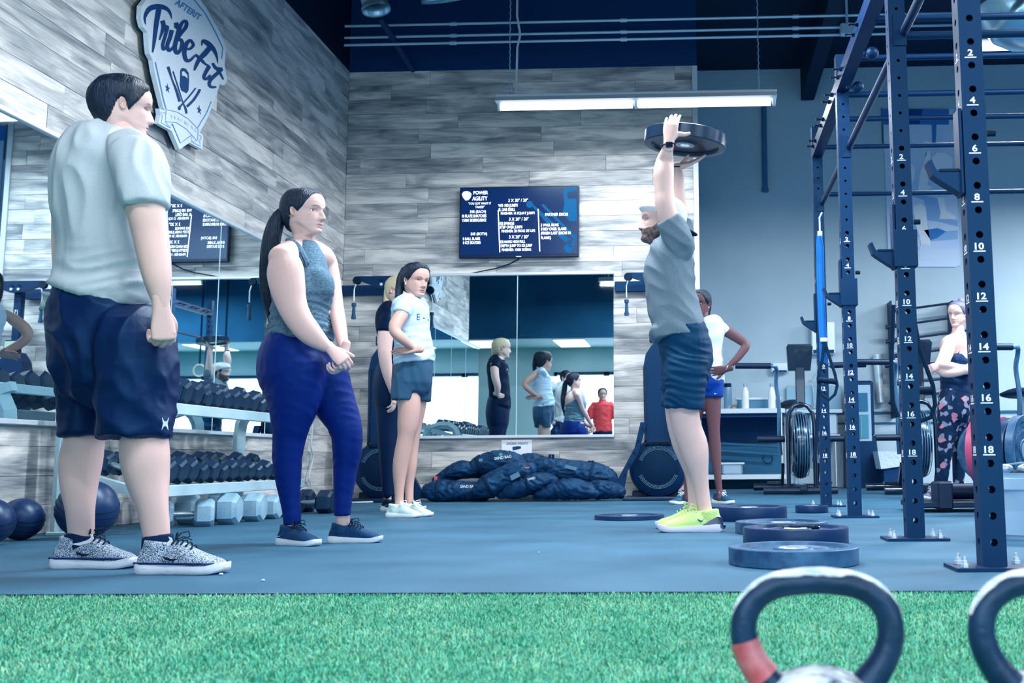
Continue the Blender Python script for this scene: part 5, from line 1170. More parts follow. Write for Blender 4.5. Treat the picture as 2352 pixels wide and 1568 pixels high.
def shoe(parent, heel, toe, L, upper, sole, w=.095, lace=None, swoosh=None, collar=.105, name='shoe', air=None, solemat2=None, toecap=None):
    """heel, toe: floor points (world); built in real size along that line"""
    heel = np.asarray(heel, float); toe = np.asarray(toe, float); d = toe-heel; d[2] = 0; d /= np.linalg.norm(d); s = np.cross([0, 0, 1.], d); up = np.array([0, 0, 1.]); sc_ = L/.29
    P = lambda a, z, y=0.: heel+d*a*L+s*y+up*z*sc_
    fr = [.0, .03, .09, .18, .30, .42, .52, .62, .72, .82, .90, .96, 1.0]
    ht = [.050, .078, .088, .086, .086, .098, .096, .080, .066, .056, .050, .042, .028]
    hw = [.022, .033, .038, .039, .038, .039, .042, .046, .049, .049, .044, .034, .018]
    V = []; n = 20
    for a, h, wd in zip(fr, ht, hw):
        wd *= w/.095*sc_; z0 = .012; 
        for i in range(n):
            t = 2*PI*i/n; c_, s_ = math.cos(t), math.sin(t); zz = (z0+h)/2+(h-z0)/2*np.sign(s_)*abs(s_)**.8; nar = 1-.42*max(0, (zz-z0)/(h-z0))**1.6*(h/.09)
            V.append(P(a, zz, wd*np.sign(c_)*abs(c_)**.75*nar))
    f = [(k*n+i, k*n+(i+1) % n, (k+1)*n+(i+1) % n, (k+1)*n+i) for k in range(len(fr)-1) for i in range(n)]+[tuple(range(n-1, -1, -1)), tuple(range((len(fr)-1)*n, len(fr)*n))]
    t_ = bpy.data.objects.new('shoe', None)
    v, ff, nn = fuse([(np.array(V), f), loft([P(.20, .05), P(.205, .086), P(.21, .100)], np.array([.050, .049, .048])*sc_, np.array([.037, .036, .035])*sc_, 18, round1=False, up=s)], .0055, 3)
    o = mk(name, v, ff, upper, parent, True)
    fs = [-.01, .02, .10, .22, .36, .50, .64, .76, .86, .94, 1.0, 1.025]; top = [.028, .034, .036, .033, .030, .028, .027, .026, .027, .032, .036, .032]; bot = [.012, .002, 0, 0, .001, 0, 0, 0, .001, .004, .012, .020]; sw = [.020, .036, .042, .041, .039, .042, .047, .051, .051, .046, .032, .012]
    V = []; Q_ = cat(np.c_[fs, top, bot, sw], 3); fs = list(Q_[:, 0])
    for a, t1, b1, wd in Q_:
        wd *= w/.095*sc_; V += [P(a, b1, -wd*.93), P(a, b1+.2*(t1-b1), -wd*1.02), P(a, b1+.6*(t1-b1), -wd*1.04), P(a, t1, -wd), P(a, t1, wd), P(a, b1+.6*(t1-b1), wd*1.04), P(a, b1+.2*(t1-b1), wd*1.02), P(a, b1, wd*.93)]
    n6 = 8; f = [(k*n6+i, k*n6+(i+1) % n6, (k+1)*n6+(i+1) % n6, (k+1)*n6+i) for k in range(len(fs)-1) for i in range(n6)]+[tuple(range(n6)), tuple(range((len(fs)-1)*n6, len(fs)*n6))[::-1]]
    so = mk('sole', V, f, sole, o, True); fix(so, 55)
    if solemat2: MB().tube([P(a, .0335, sd*.0405*w/.095*sc_*q) for sd in (1,) for a, q in ((.0, .8), (.1, 1.03), (.3, 1.0), (.5, 1.05), (.7, 1.2), (.85, 1.2), (.95, .9))], .004, 6).tube([P(a, .0335, -.0405*w/.095*sc_*q) for a, q in ((.0, .8), (.1, 1.03), (.3, 1.0), (.5, 1.05), (.7, 1.2), (.85, 1.2), (.95, .9))], .004, 6).build('midsole_line', solemat2, o)
    if air:
        lv, lf = loft([P(.30, .016), P(.2, .020), P(.08, .026), P(-.02, .026)], np.array([.035, .043, .044, .030])*sc_, np.array([.008, .016, .022, .016])*sc_, 18, up=up); mk('heel_cushion', lv, lf, air, o, True)
        MB().prism([P(-.02, .02, .0415*sc_), P(.36, .024, .0415*sc_), P(.20, .052, .040*sc_), P(.08, .070, .036*sc_), P(.0, .066, .030*sc_)], -s*.083*sc_).build('heel_counter', air, o)
    if lace is not None:
        for k in range(5):
            a = .40+.055*k; z = np.interp(a, fr, ht)+.003; wd = .020
            MB().tube([P(a, z-.010, -wd), P(a+.01, z+.002, -.010), P(a+.02, z+.004, 0), P(a+.01, z+.002, .010), P(a, z-.010, wd)], .0028, 6).build('lace', lace, o)
        for sd in (-1, 1): MB().tube([P(.40, .104, 0), P(.44, .124, sd*.012), P(.49, .128, sd*.03), P(.50, .112, sd*.034), P(.45, .104, sd*.012)], .0024, 6).build('lace_loop', lace, o)
        MB().tube([P(.40, .104, 0), P(.46, .112, .02), P(.53, .100, .034)], .0022, 6).tube([P(.40, .104, 0), P(.45, .116, -.02), P(.52, .104, -.036)], .0022, 6).build('lace_end', lace, o)
    if swoosh:
        m_s, a0, a1, z0, flip = swoosh
        for sd in (-1, 1):
            pts = [(0, .55), (.15, .22), (.35, .05), (.55, .10), (1, .85), (.62, .30), (.40, .28), (.22, .42)]
            pts = [((1-x) if flip else x, y) for x, y in pts]
            q = [P(a0+(a1-a0)*x, z0+.030*y, sd*(np.interp(a0+(a1-a0)*x, fr, hw)*w/.095*sc_*(1.0-.24*(max(0, z0+.03*y-.012)/.08)**1.6)+.0035)) for x, y in pts]
            MB().prism(q, s*sd*.0012).build('side_logo', m_s, o)
    return o
def ponytail(rows, fig, m, strands=7, seed=1):
    r = random.Random(seed); V = [fig.L(rows, 1.0, 18)]
    for k in range(strands):
        o = [(x+r.uniform(-.35, .35)*a, y, dy+r.uniform(-.4, .4)*a*fig.k, a*r.uniform(.35, .5)) for x, y, dy, a in rows]; V.append(fig.L(o, 1., 10))
    v, f, n = fuse(V, .006, 1); v = folds(v, n, .003, (45, 45, 4), seed, True); return mk('ponytail', v, f, m, fig.t, True)
m_hair = mat('dark_hair', '050d20', .40, spec=.5, bump=(24, .6, (9, 9, 1.2)), noise=(10, '0c1c38', .2))
m_blond = mat('blond_hair', 'cfc3a4', .45, bump=(24, .6, (9, 9, 1.2)))
SK1 = skinm('skin_fair', 'd9b9b4'); SK2 = skinm('skin_tan', 'c9a49a'); SK3 = skinm('skin_brown', '6b4a4e'); SK4 = skinm('skin_light', 'e0c0ba')
PULL = ([0, .4, .7, .95, 1.15, 1.35, 1.5, 1.62, 1.75, 2.0, 2.4, PI], [.385, .37, .31, .20, .07, -.03, .02, .06, -.13, -.24, -.33, -.37])
SHORT = ([0, .45, .8, 1.0, 1.18, 1.36, 1.52, 1.66, 1.8, 2.0, 2.5, PI], [.36, .345, .27, .15, -.0, -.12, .06, .07, -.10, -.24, -.36, -.39])

# ---- man in grey, seen from behind at the left
def man_grey():
    g = Fig('man in pale grey T-shirt and long navy shorts standing with his back turned', 3.60, SK1, (330, 1300)); P = g.P
    fw = (.82, .57, -.02); hd = Head(P(284, 247, 0), fw, (.05, .02, 1), .212, nose=.95, female=False, jaw=1.08, brow=.9, neckw=1.22)
    leg1 = g.L([(196, 930, .10, 44), (196, 990, .10, 43), (186, 1055, .10, 47), (182, 1110, .09, 41), (184, 1170, .08, 33, .043), (186, 1215, .09, 31, .034), (188, 1262, .095, 26, .028)], 1.05)
    leg2 = g.L([(322, 930, -.08, 52), (330, 990, -.08, 49), (333, 1050, -.08, 52), (340, 1105, -.08, 45), (351, 1165, -.09, 34, .043), (358, 1215, -.09, 31, .034), (364, 1268, -.09, 26, .028)], 1.05)
    tor = g.L([(240, 720, 0, 95, .13), (248, 640, 0, 98, .13), (255, 560, 0, 106, .135), (258, 430, 0, 112, .15), (268, 350, 0, 75, .14), (280, 310, 0, 45, .08), (282, 298, 0, 36, .06)], 1)
    arm = g.L([(320, 380, -.17, 46, .075), (328, 440, -.21, 44), (338, 500, -.22, 40), (346, 540, -.22, 38), (354, 590, -.23, 35), (362, 640, -.24, 30), (368, 680, -.24, 22), (371, 708, -.24, 15)], .95)
    arm2 = g.L([(165, 400, .22, 40), (150, 500, .28, 32), (146, 590, .30, 27), (150, 690, .26, 22), (160, 720, .24, 16)], 1.)
    h1 = hand(P(371, 716, -.24), (.10, .10, -1), (-.75, .60, 0), 1, 1.02, (.95, 1.0, 1.05, 1.1), (.15, .45), .03)
    g.build_body([leg1, leg2, tor, arm, arm2], .0062, hd, [h1], 4)
    sh = [g.L([(285, 302, .0, 48, .085), (276, 318, 0, 82, .125), (264, 345, 0, 110, .165), (256, 385, 0, 124, .185), (251, 440, 0, 126, .178), (252, 500, 0, 124, .165), (257, 560, 0, 124, .16), (258, 620, 0, 124, .162), (250, 660, 0, 124, .168), (241, 688, 0, 127, .172)], 1, 28, round0=False, round1=False),
          g.L([(300, 345, -.10, 48, .08), (318, 375, -.165, 56, .09), (328, 420, -.20, 53, .09), (334, 458, -.215, 49, .085), (336, 478, -.22, 47, .082)], 1, 24, round1=False),
          g.L([(190, 360, .12, 50, .09), (170, 400, .20, 48, .08), (158, 470, .26, 42, .07)], 1, 20, round1=False),
          g.L([(330, 650, -.02, 30, .12), (322, 680, -.02, 36, .14), (180, 688, 0, 60, .12), (140, 697, 0, 32, .10)], 1, 18)]
    def hem(v): return sstep(P(0, 600)[2], P(0, 690)[2], v[:, 2])
    v, f, n = fuse(sh, .0068, 4); z = v[:, 2]; x = v[:, 0]; zt, zb = P(0, 560)[2], P(0, 700)[2]; low = sstep(zt, zb, z); up_ = 1-low
    v = folds(v, n, .020, (4, 4, 30), 2, True, low, .12); v = folds(v, n, .012, (12, 9, 3.2), 5, True, up_, .10)
    mk('t_shirt', v, f, mat('tee_pale', 'c3cdd4', .8, spec=.25, noise=(300, 'a9bdca', .3), bump=(300, .12)), g.t, True)
    c = P(0, 0, 0)
    shorts = [g.L([(238, 668, 0, 108, .15), (236, 705, 0, 117, .175), (246, 745, 0, 124, .19), (256, 790, 0, 132, .195), (262, 830, .0, 134, .19)], 1, 28),
              g.L([(210, 790, .09, 74, .12), (203, 860, .10, 66, .12), (200, 930, .10, 58, .11), (199, 998, .10, 53, .105)], 1, 24, round1=False),
              g.L([(306, 780, -.09, 88, .14), (314, 850, -.09, 84, .135), (312, 930, -.09, 80, .13), (309, 1003, -.09, 77, .125)], 1, 24, round1=False)]
    g.cloth('shorts', shorts, mat('shorts_navy', '041a48', .5, spec=.4, bump=(90, .12)), .0075, 4, [dict(amp=.014, sc=(12, 8, 5), seed=11, warp=.12), dict(amp=.0035, sc=(10, 10, 16), seed=12, warp=.1)])
    p = P(380, 973, -.235); m_w = m_white
    MB().prism([p+np.array(q)*.001 for q in ((-11, 0, 20), (-5, 0, 8), (5, 0, 8), (11, 0, 20), (7, 0, 0), (11, 0, -20), (4, 0, -8), (-4, 0, -8), (-11, 0, -20), (-7, 0, 0))], (0, -.002, 0)).build('shorts_logo', m_white, g.t)
    kn = mat('knit_grey', '0d2c5a', .8, noise=(330, 'c9dcec', .06), bump=(130, .4)); so = mat('sole_white', 'dfe8f5', .5, bump=(60, .2)); ml = mat('midsole_navy', '0a2660', .4); la = m_blk
    for (hx, hy, tx, ty, dyf, lx, ly, dy) in ((128, 1304, 325, 1302, .10, 186, 1255, .08), (322, 1309, 532, 1306, -.10, 366, 1262, -.09)):
        h = PYp(hx, hy, g.Y+dyf); h[2] = 0; t = h+np.array([1., -.12, 0])
        s_ = shoe(g.t, h, t, .305, kn, so, .10, la, (m_blk, .34, .64, .040, False), solemat2=ml)
        sock = g.L([(lx-4, ly-34, dy+(.015 if dy > 0 else 0), 34), (lx-3, ly-12, dy+(.015 if dy > 0 else 0), 36), (lx-4, ly+10, dy+(.015 if dy > 0 else 0), 36), (lx-4, ly+20, dy+(.015 if dy > 0 else 0), 33)], .72, round0=False); so_ = g.cloth('sock', [sock], mat('sock_navy', '061a44', .8), .006, 2, label='dark ankle sock')
        p = g.P(lx+2, ly-12, dy-.040); MB().prism([p+np.array(q)*.001*1.25 for q in ((-34, 0, -7), (-10, 0, -4), (18, 0, 4), (26, 0, 12), (22, 0, 20), (30, 0, 17), (34, 0, 8), (24, 0, -4), (-6, 0, -11))], (0, -.002, 0)).build('sock_logo', m_white, so_)
    V, Fc = hd.shell(SHORT, .055, rough=.012, seed=3, bulge=lambda X, Y, Z, T: .035*sstep(.15, .4, Z)*sstep(-.2, .3, X)); mk('hair', V, Fc, m_hair, g.t, True)
    add_eyes(hd, g.t)
man_grey()

# ---- woman in heather tank top and blue leggings
def woman_tank():
    g = Fig('woman in heathered tank top and royal blue leggings, hands clasped, long ponytail', 4.70, SK1, (755, 1238)); P = g.P
    hd = Head(P(702, 489, 0), (.95, -.30, .03), (-.02, 0, 1), .215, nose=1.18, brow=.9, lips=(.70, .42, .46), neckw=.92, jaw=1.0)
    tor = g.L([(676, 800, 0, 70, .15), (690, 740, 0, 62, .12), (690, 690, 0, 64, .12), (690, 650, 0, 64, .125), (688, 615, 0, 62, .125), (690, 585, 0, 48, .09), (698, 568, 0, 26, .055)], 1, 24)
    shd = g.L([(650, 592, -.155, 34, .06), (668, 582, -.08, 30, .06), (700, 580, .0, 34, .07), (738, 590, .09, 28, .06), (752, 604, .14, 24, .05)], 1, 20, up=(0, 0, 1))
    arm = g.L([(652, 588, -.15, 31, .05), (655, 620, -.17, 42, .056), (661, 660, -.18, 40, .054), (671, 700, -.185, 34, .048), (688, 735, -.19, 30, .044), (712, 765, -.19, 27, .040), (740, 789, -.185, 18, .030), (756, 800, -.18, 11, .020)], 1)
    arm2 = g.L([(752, 604, .14, 24, .05), (765, 650, .12, 19), (771, 700, .08, 18), (778, 740, .0, 17), (786, 780, -.08, 13.5), (790, 800, -.12, 9)], 1)
    h1 = hand(P(762, 803, -.18), (.62, -.05, -.55), (-.45, .85, -.25), 1, .86, (.7, .75, .8, .85), (.45, .4), .03)
    h2 = hand(P(792, 810, -.135), (-.10, -.15, -1), (-.80, -.3, 0), 1, .86, (.85, .9, .95, 1.0), (.3, .4), .03)
    ank = g.L([(678, 800, -.05, 50, .1), (672, 930, -.06, 40, .07), (664, 1020, -.06, 26), (662, 1090, -.055, 20), (671, 1190, -.04, 15), (672, 1222, -.03, 13, .024)], 1.1); ank2 = g.L([(715, 800, .03, 50, .1), (766, 920, .06, 36, .07), (796, 1020, .065, 26), (791, 1100, .065, 18), (787, 1170, .065, 17, .034), (787, 1192, .07, 16, .031), (789, 1216, .08, 14, .025)], 1.1)
    g.build_body([tor, shd, arm, arm2, ank, ank2], .0058, hd, [h1, h2], 5)
    tank = [g.L([(701, 562, .0, 28, .062), (703, 578, -.005, 35, .085), (704, 600, -.005, 45, .105), (701, 625, -.005, 57, .128), (697, 650, -.005, 68, .138), (694, 672, -.005, 71, .140), (691, 700, 0, 66, .132), (690, 725, 0, 67, .132), (690, 752, 0, 72, .140), (689, 782, 0, 77, .150)], 1, 28, round0=False, round1=False),
            g.L([(722, 640, -.06, 34, .055), (732, 655, -.05, 37, .06), (730, 668, -.05, 36, .055)], 1, 18), g.L([(728, 640, .06, 34, .055), (736, 655, .05, 33, .06), (732, 668, .05, 34, .055)], 1, 18)]
    v, f, n = fuse(tank, .006, 4); low = sstep(P(0, 672)[2], P(0, 700)[2], v[:, 2]); v = folds(v, n, .013, (5, 5, 30), 22, True, low, .09)
    mk('tank_top', v, f, mat('heather_blue', '183c5c', .75, spec=.3, noise=(26, '7798ac', .20, (3, 3, 26)), bump=(200, .15)), g.t, True)
    trim_ = mat('tank_binding', '0e2f57', .6)
    MB().tube([P(x, y, d) for x, y, d in ((658, 549, -.075), (672, 553, -.09), (688, 575, -.118), (701, 600, -.135), (704, 612, -.138))], .006, 8, flat=.6).build('binding', trim_, g.t, smooth=True)
    MB().tube(cat([P(x, y, d) for x, y, d in ((672, 560, -.045), (690, 568, -.065), (706, 575, -.06), (720, 572, -.03), (729, 566, 0), (728, 560, .03))], 3), .0045, 8).build('neckline', trim_, g.t, smooth=True)
    st = [g.L([(664, 554, -.075, 9, .02), (680, 566, -.095, 11, .02), (693, 588, -.112, 12, .018), (701, 606, -.112, 12, .016)], 1, 14), g.L([(724, 566, .06, 10, .02), (738, 590, .085, 14, .02), (745, 615, .10, 14, .03)], 1, 14)]
    g.cloth('shoulder_strap', st[:1], MATS['heather_blue'], .005, 3); g.cloth('shoulder_strap', st[1:], MATS['heather_blue'], .005, 3)
    lg = [g.L([(688, 775, 0, 72, .145), (684, 800, 0, 80, .165), (678, 835, 0, 84, .175), (680, 870, 0, 80, .175), (690, 900, 0, 60, .14)], 1, 28),
          g.L([(676, 840, -.07, 76, .10), (676, 880, -.075, 70, .10), (674, 930, -.075, 58, .09), (668, 975, -.07, 44, .08), (664, 1010, -.065, 36), (660, 1050, -.06, 33), (661, 1090, -.055, 29), (666, 1140, -.05, 23), (670, 1180, -.05, 20), (671, 1204, -.05, 19)], 1, 24, round1=False),
          g.L([(730, 840, .06, 58, .10), (745, 870, .065, 58, .10), (766, 920, .065, 50, .09), (787, 965, .065, 41, .078), (797, 1000, .065, 36), (797, 1040, .07, 33), (793, 1080, .07, 27), (789, 1130, .065, 22), (787, 1165, .06, 19.5), (787, 1184, .06, 19)], 1, 24, round1=False)]
    g.cloth('leggings', lg, mat('leggings_blue', '041c6c', .6, spec=.3, bump=(240, .10)), .0065, 5, dict(amp=.0022, sc=(14, 14, 22), seed=31, warp=.08))
    up = mat('shoe_navy', '0a2850', .6, noise=(60, '123a66', .2), bump=(160, .3)); so = mat('sole_pale', 'd3e2ec', .5)
    h = FT(643, 1240, g.Y-.02); shoe(g.t, h, h+[.86, -.5, 0], .245, up, so, .088, m_blk, (mat('swoosh_teal', '5f9cc0', .4), .02, .26, .040, False))
    h = FT(757, 1237, g.Y+.08); shoe(g.t, h, h+[1, -.12, 0], .245, up, so, .088, m_blk)
    W_ = [g.L([(671, 1196, -.05, 20), (671, 1206, -.05, 20)], 1.05)]
    V, Fc = hd.shell(PULL, .045, rough=.006, seed=8, bulge=lambda X, Y, Z, T: .03*sstep(0, -.3, X)); mk('hair', V, Fc, m_hair, g.t, True)
    MB().tube([hd.at(-.50, 0, .02)+hd.H*.10*np.array([0, math.cos(a), math.sin(a)]) for a in np.linspace(0, 2*PI, 13)[:-1]], .006, 6, closed=True).build('hair_tie', m_blk, g.t)
    ponytail([(664, 490, 0, 11), (650, 490, 0, 15), (636, 508, 0, 18), (626, 540, -.01, 20), (619, 580, -.01, 20), (614, 625, -.0, 18), (613, 670, .0, 14), (618, 715, .0, 8), (621, 740, 0, 4)], g, m_hair)
    add_eyes(hd, g.t)
woman_tank()

# ---- woman in white sleeveless shirt, hand on hip
def woman_white():
    g = Fig('woman in white sleeveless shirt and grey shorts with hand on hip, dark ponytail', 6.98, SK2, (930, 1180)); P = g.P
    hd = Head(P(957, 645, 0), (.72, -.68, -.08), (.05, 0, 1), .222, nose=1.0, brow=.9, lips=(.72, .42, .46), neckw=.9)
    tor = g.L([(948, 830, 0, 36, .13), (948, 780, 0, 34, .11), (945, 735, 0, 38, .14), (942, 705, 0, 38, .15), (946, 690, 0, 24, .10), (950, 678, 0, 15, .05), (952, 665, 0, 14, .045)], 1, 24)
    arm = g.L([(934, 706, -.15, 10, .03), (923, 722, -.195, 15, .042), (910, 742, -.235, 15.5, .042), (907, 760, -.255, 13, .037), (922, 776, -.25, 12.5, .035), (938, 790, -.22, 9.5, .028), (949, 800, -.195, 6, .018)], 1)
    arm2 = g.L([(942, 706, .15, 10, .03), (930, 724, .195, 14, .042), (916, 744, .235, 14, .04), (912, 762, .25, 12, .036), (928, 780, .245, 11, .034), (942, 792, .215, 9, .028), (951, 800, .19, 6, .018)], 1)
    h2 = hand(P(955, 802, .185), (-1, .05, -.05), (.1, -.7, -.6), 1, .88, (.12, .1, .1, .15), (.5, .2), .05, .0032)
    h1 = hand(P(953, 803, -.19), (-1, -.05, -.05), (.1, .7, -.6), -1, .88, (.12, .1, .1, .15), (.5, .2), .05, .0028)
    l1 = g.L([(933, 880, -.06, 27, .085), (940, 930, -.06, 26, .08), (937, 975, -.06, 24, .07), (932, 1005, -.06, 19, .058), (925, 1040, -.055, 19, .055), (919, 1075, -.05, 17, .05), (917, 1115, -.045, 12, .038), (917, 1145, -.04, 10, .033), (918, 1168, -.04, 11, .035)], 1)
    l2 = g.L([(964, 880, .07, 22, .085), (957, 940, .07, 20, .075), (950, 990, .07, 16, .06), (946, 1030, .08, 14.5, .055), (943, 1070, .08, 14, .05), (940, 1110, .09, 10.5, .04), (940, 1150, .09, 9.5, .035)], 1)
    g.build_body([tor, arm, arm2, l1, l2], .0068, hd, [h1, h2], 4)
    sh = [g.L([(951, 681, 0, 19, .07), (947, 690, 0, 30, .12), (943, 703, 0, 41, .165), (942, 722, 0, 43, .155), (944, 745, 0, 42, .14), (947, 770, 0, 41, .135), (949, 795, 0, 43, .14), (951, 815, 0, 45, .15), (953, 834, 0, 46, .155)], 1, 26, round0=False, round1=False),
          g.L([(938, 694, -.10, 18, .06), (927, 707, -.16, 21, .065), (922, 721, -.185, 20, .06)], 1, 18, round1=False), g.L([(960, 694, .10, 16, .06), (970, 712, .17, 18, .06)], 1, 18, round1=False)]
    v, f, n = fuse(sh, .0068, 3); low = sstep(P(0, 760)[2], P(0, 820)[2], v[:, 2]); v = folds(v, n, .014, (6, 6, 22), 41, True, .35+.65*low, .09); mk('sleeveless_shirt', v, f, mat('shirt_white', 'bfdcf2', .75, spec=.25, bump=(200, .1)), g.t, True)
    text_on('shirt_print', 'E - .', P(957, 735, -.165), (.9, .25, 0), (0, 0, 1), m_ink, g.t, h=.045, fit=.085, bold=.01)
    so = [g.L([(950, 826, 0, 42, .145), (948, 850, 0, 45, .16), (947, 880, 0, 45, .165)], 1, 26), g.L([(934, 865, -.06, 31, .10), (930, 895, -.065, 30, .10), (929, 918, -.065, 28, .10)], 1, 20, round1=False), g.L([(965, 865, .07, 27, .10), (966, 895, .07, 25, .10), (966, 921, .07, 22, .095)], 1, 20, round1=False)]
    g.cloth('running_shorts', so, mat('shorts_grey', '2c4f6c', .5, spec=.45, bump=(160, .1)), .007, 3, dict(amp=.009, sc=(13, 12, 6), seed=44, warp=.08))
    up = mat('shoe_white', 'd2e8ea', .55, noise=(25, 'a8d0cc', .25), bump=(140, .25)); so_ = mat('sole_bright', 'f0f6fa', .45)
    h = FT(890, 1183, g.Y-.07); shoe(g.t, h, h+[.95, -.32, 0], .245, up, so_, .09, m_white)
    h = FT(925, 1180, g.Y+.08); shoe(g.t, h, h+[.9, -.42, 0], .24, up, so_, .09, m_white)
    V, Fc = hd.shell(PULL, .055, rough=.016, seed=18, bulge=lambda X, Y, Z, T: .03*sstep(.2, .4, Z)); mk('hair', V, Fc, m_hair, g.t, True)
    ponytail([(940, 617, .05, 7), (930, 620, .04, 9), (922, 640, .03, 10.5), (918, 662, .02, 10), (914, 685, .0, 7), (910, 702, 0, 3)], g, m_hair)
    p = hd.at(-.02, .36, -.14); q = hd.at(-.02, -.36, -.14); MB().sphere(q, .007, 8, 6).build('earring', m_zinc, g.t)
    add_eyes(hd, g.t)
woman_white()

# ---- fair woman in black, mostly hidden
def woman_black():
    g = Fig('woman in black shirt and leggings with blond ponytail behind the woman in white', 7.85, SK4, (890, 1165)); P = g.P
    hd = Head(P(918, 668, 0), (.92, -.38, -.02), (0, 0, 1), .222, neckw=.95, brow=.4)
    tor = g.L([(908, 850, 0, 32, .15), (908, 800, 0, 30, .14), (905, 745, 0, 34, .15), (904, 720, 0, 28, .14), (912, 700, 0, 16, .06), (915, 690, 0, 14, .05)], 1, 20)
    arm = g.L([(890, 738, -.18, 17, .055), (885, 775, -.20, 18, .055), (884, 815, -.21, 15, .048), (889, 850, -.20, 13, .042), (898, 885, -.18, 9.5, .032), (902, 900, -.17, 7.5, .026)], 1)
    arm2 = g.L([(915, 738, .17, 15, .05), (925, 780, .22, 14, .045), (932, 810, .22, 12, .04), (925, 835, .18, 9, .03)], 1)
    h1 = hand(P(903, 902, -.17), (.15, -.1, -1), (-.9, .1, 0), 1, .9, (.35, .4, .4, .45), (.2, .3), .04, .0034); h2 = hand(P(926, 836, .17), (.5, -.4, -.2), (-.3, -.8, 0), 1, .88, (.2, .2, .2, .2), (.5, .2), .05, .0036)
    g.build_body([tor, arm, arm2, g.L([(905, 830, 0, 25, .10), (895, 950, 0, 18, .08), (891, 1050, 0, 12), (890, 1110, 0, 8), (890, 1150, 0, 9)], 1.1)], .0085, hd, [h1, h2], 3)
    g.cloth('black_shirt', [g.L([(913, 700, 0, 18, .08), (906, 712, 0, 32, .15), (902, 735, 0, 37, .18), (904, 770, 0, 36, .165), (908, 820, 0, 36, .165), (908, 868, 0, 38, .175)], 1, 22, round0=False), g.L([(897, 722, -.12, 18, .06), (889, 745, -.185, 20, .065), (886, 762, -.2, 19.5, .062)], 1, 18, round1=False), g.L([(915, 722, .12, 18, .06), (920, 750, .19, 17, .06)], 1, 16, round1=False)],
            mat('cloth_black', '061534', .75, spec=.25), .009, 3, dict(amp=.008, sc=(8, 8, 18), seed=51, warp=.08))
    g.cloth('black_leggings', [g.L([(905, 850, 0, 40, .17), (900, 890, 0, 42, .18), (900, 930, 0, 38, .165)], 1, 22), g.L([(896, 900, -.07, 34, .09), (892, 960, -.07, 27, .08), (890, 1020, -.07, 21), (890, 1080, -.06, 16), (889, 1135, -.05, 11)], 1, 20), g.L([(910, 900, .07, 32, .09), (905, 960, .07, 26, .08), (902, 1020, .07, 20), (899, 1080, .07, 15), (896, 1135, .07, 11)], 1, 20)], mat('leggings_black', '04123a', .6), .009, 3)
    up = mat('shoe_black', '06142f', .6)
    h = FT(877, 1169, g.Y-.05); shoe(g.t, h, h+[.95, -.3, 0], .245, up, MATS['sole_pale'], .088, m_blk, (m_white, .02, .3, .035, False)); h = h+[.06, .17, 0]; shoe(g.t, h, h+[.95, -.3, 0], .245, up, MATS['sole_pale'], .088, m_blk)
    V, Fc = hd.shell(PULL, .045, seed=4); mk('hair', V, Fc, m_blond, g.t, True)
    ponytail([(900, 655, .02, 7), (893, 660, .02, 9), (890, 690, 0, 9), (889, 720, -.02, 7), (888, 745, -.03, 3)], g, m_blond); add_eyes(hd, g.t)
woman_black()

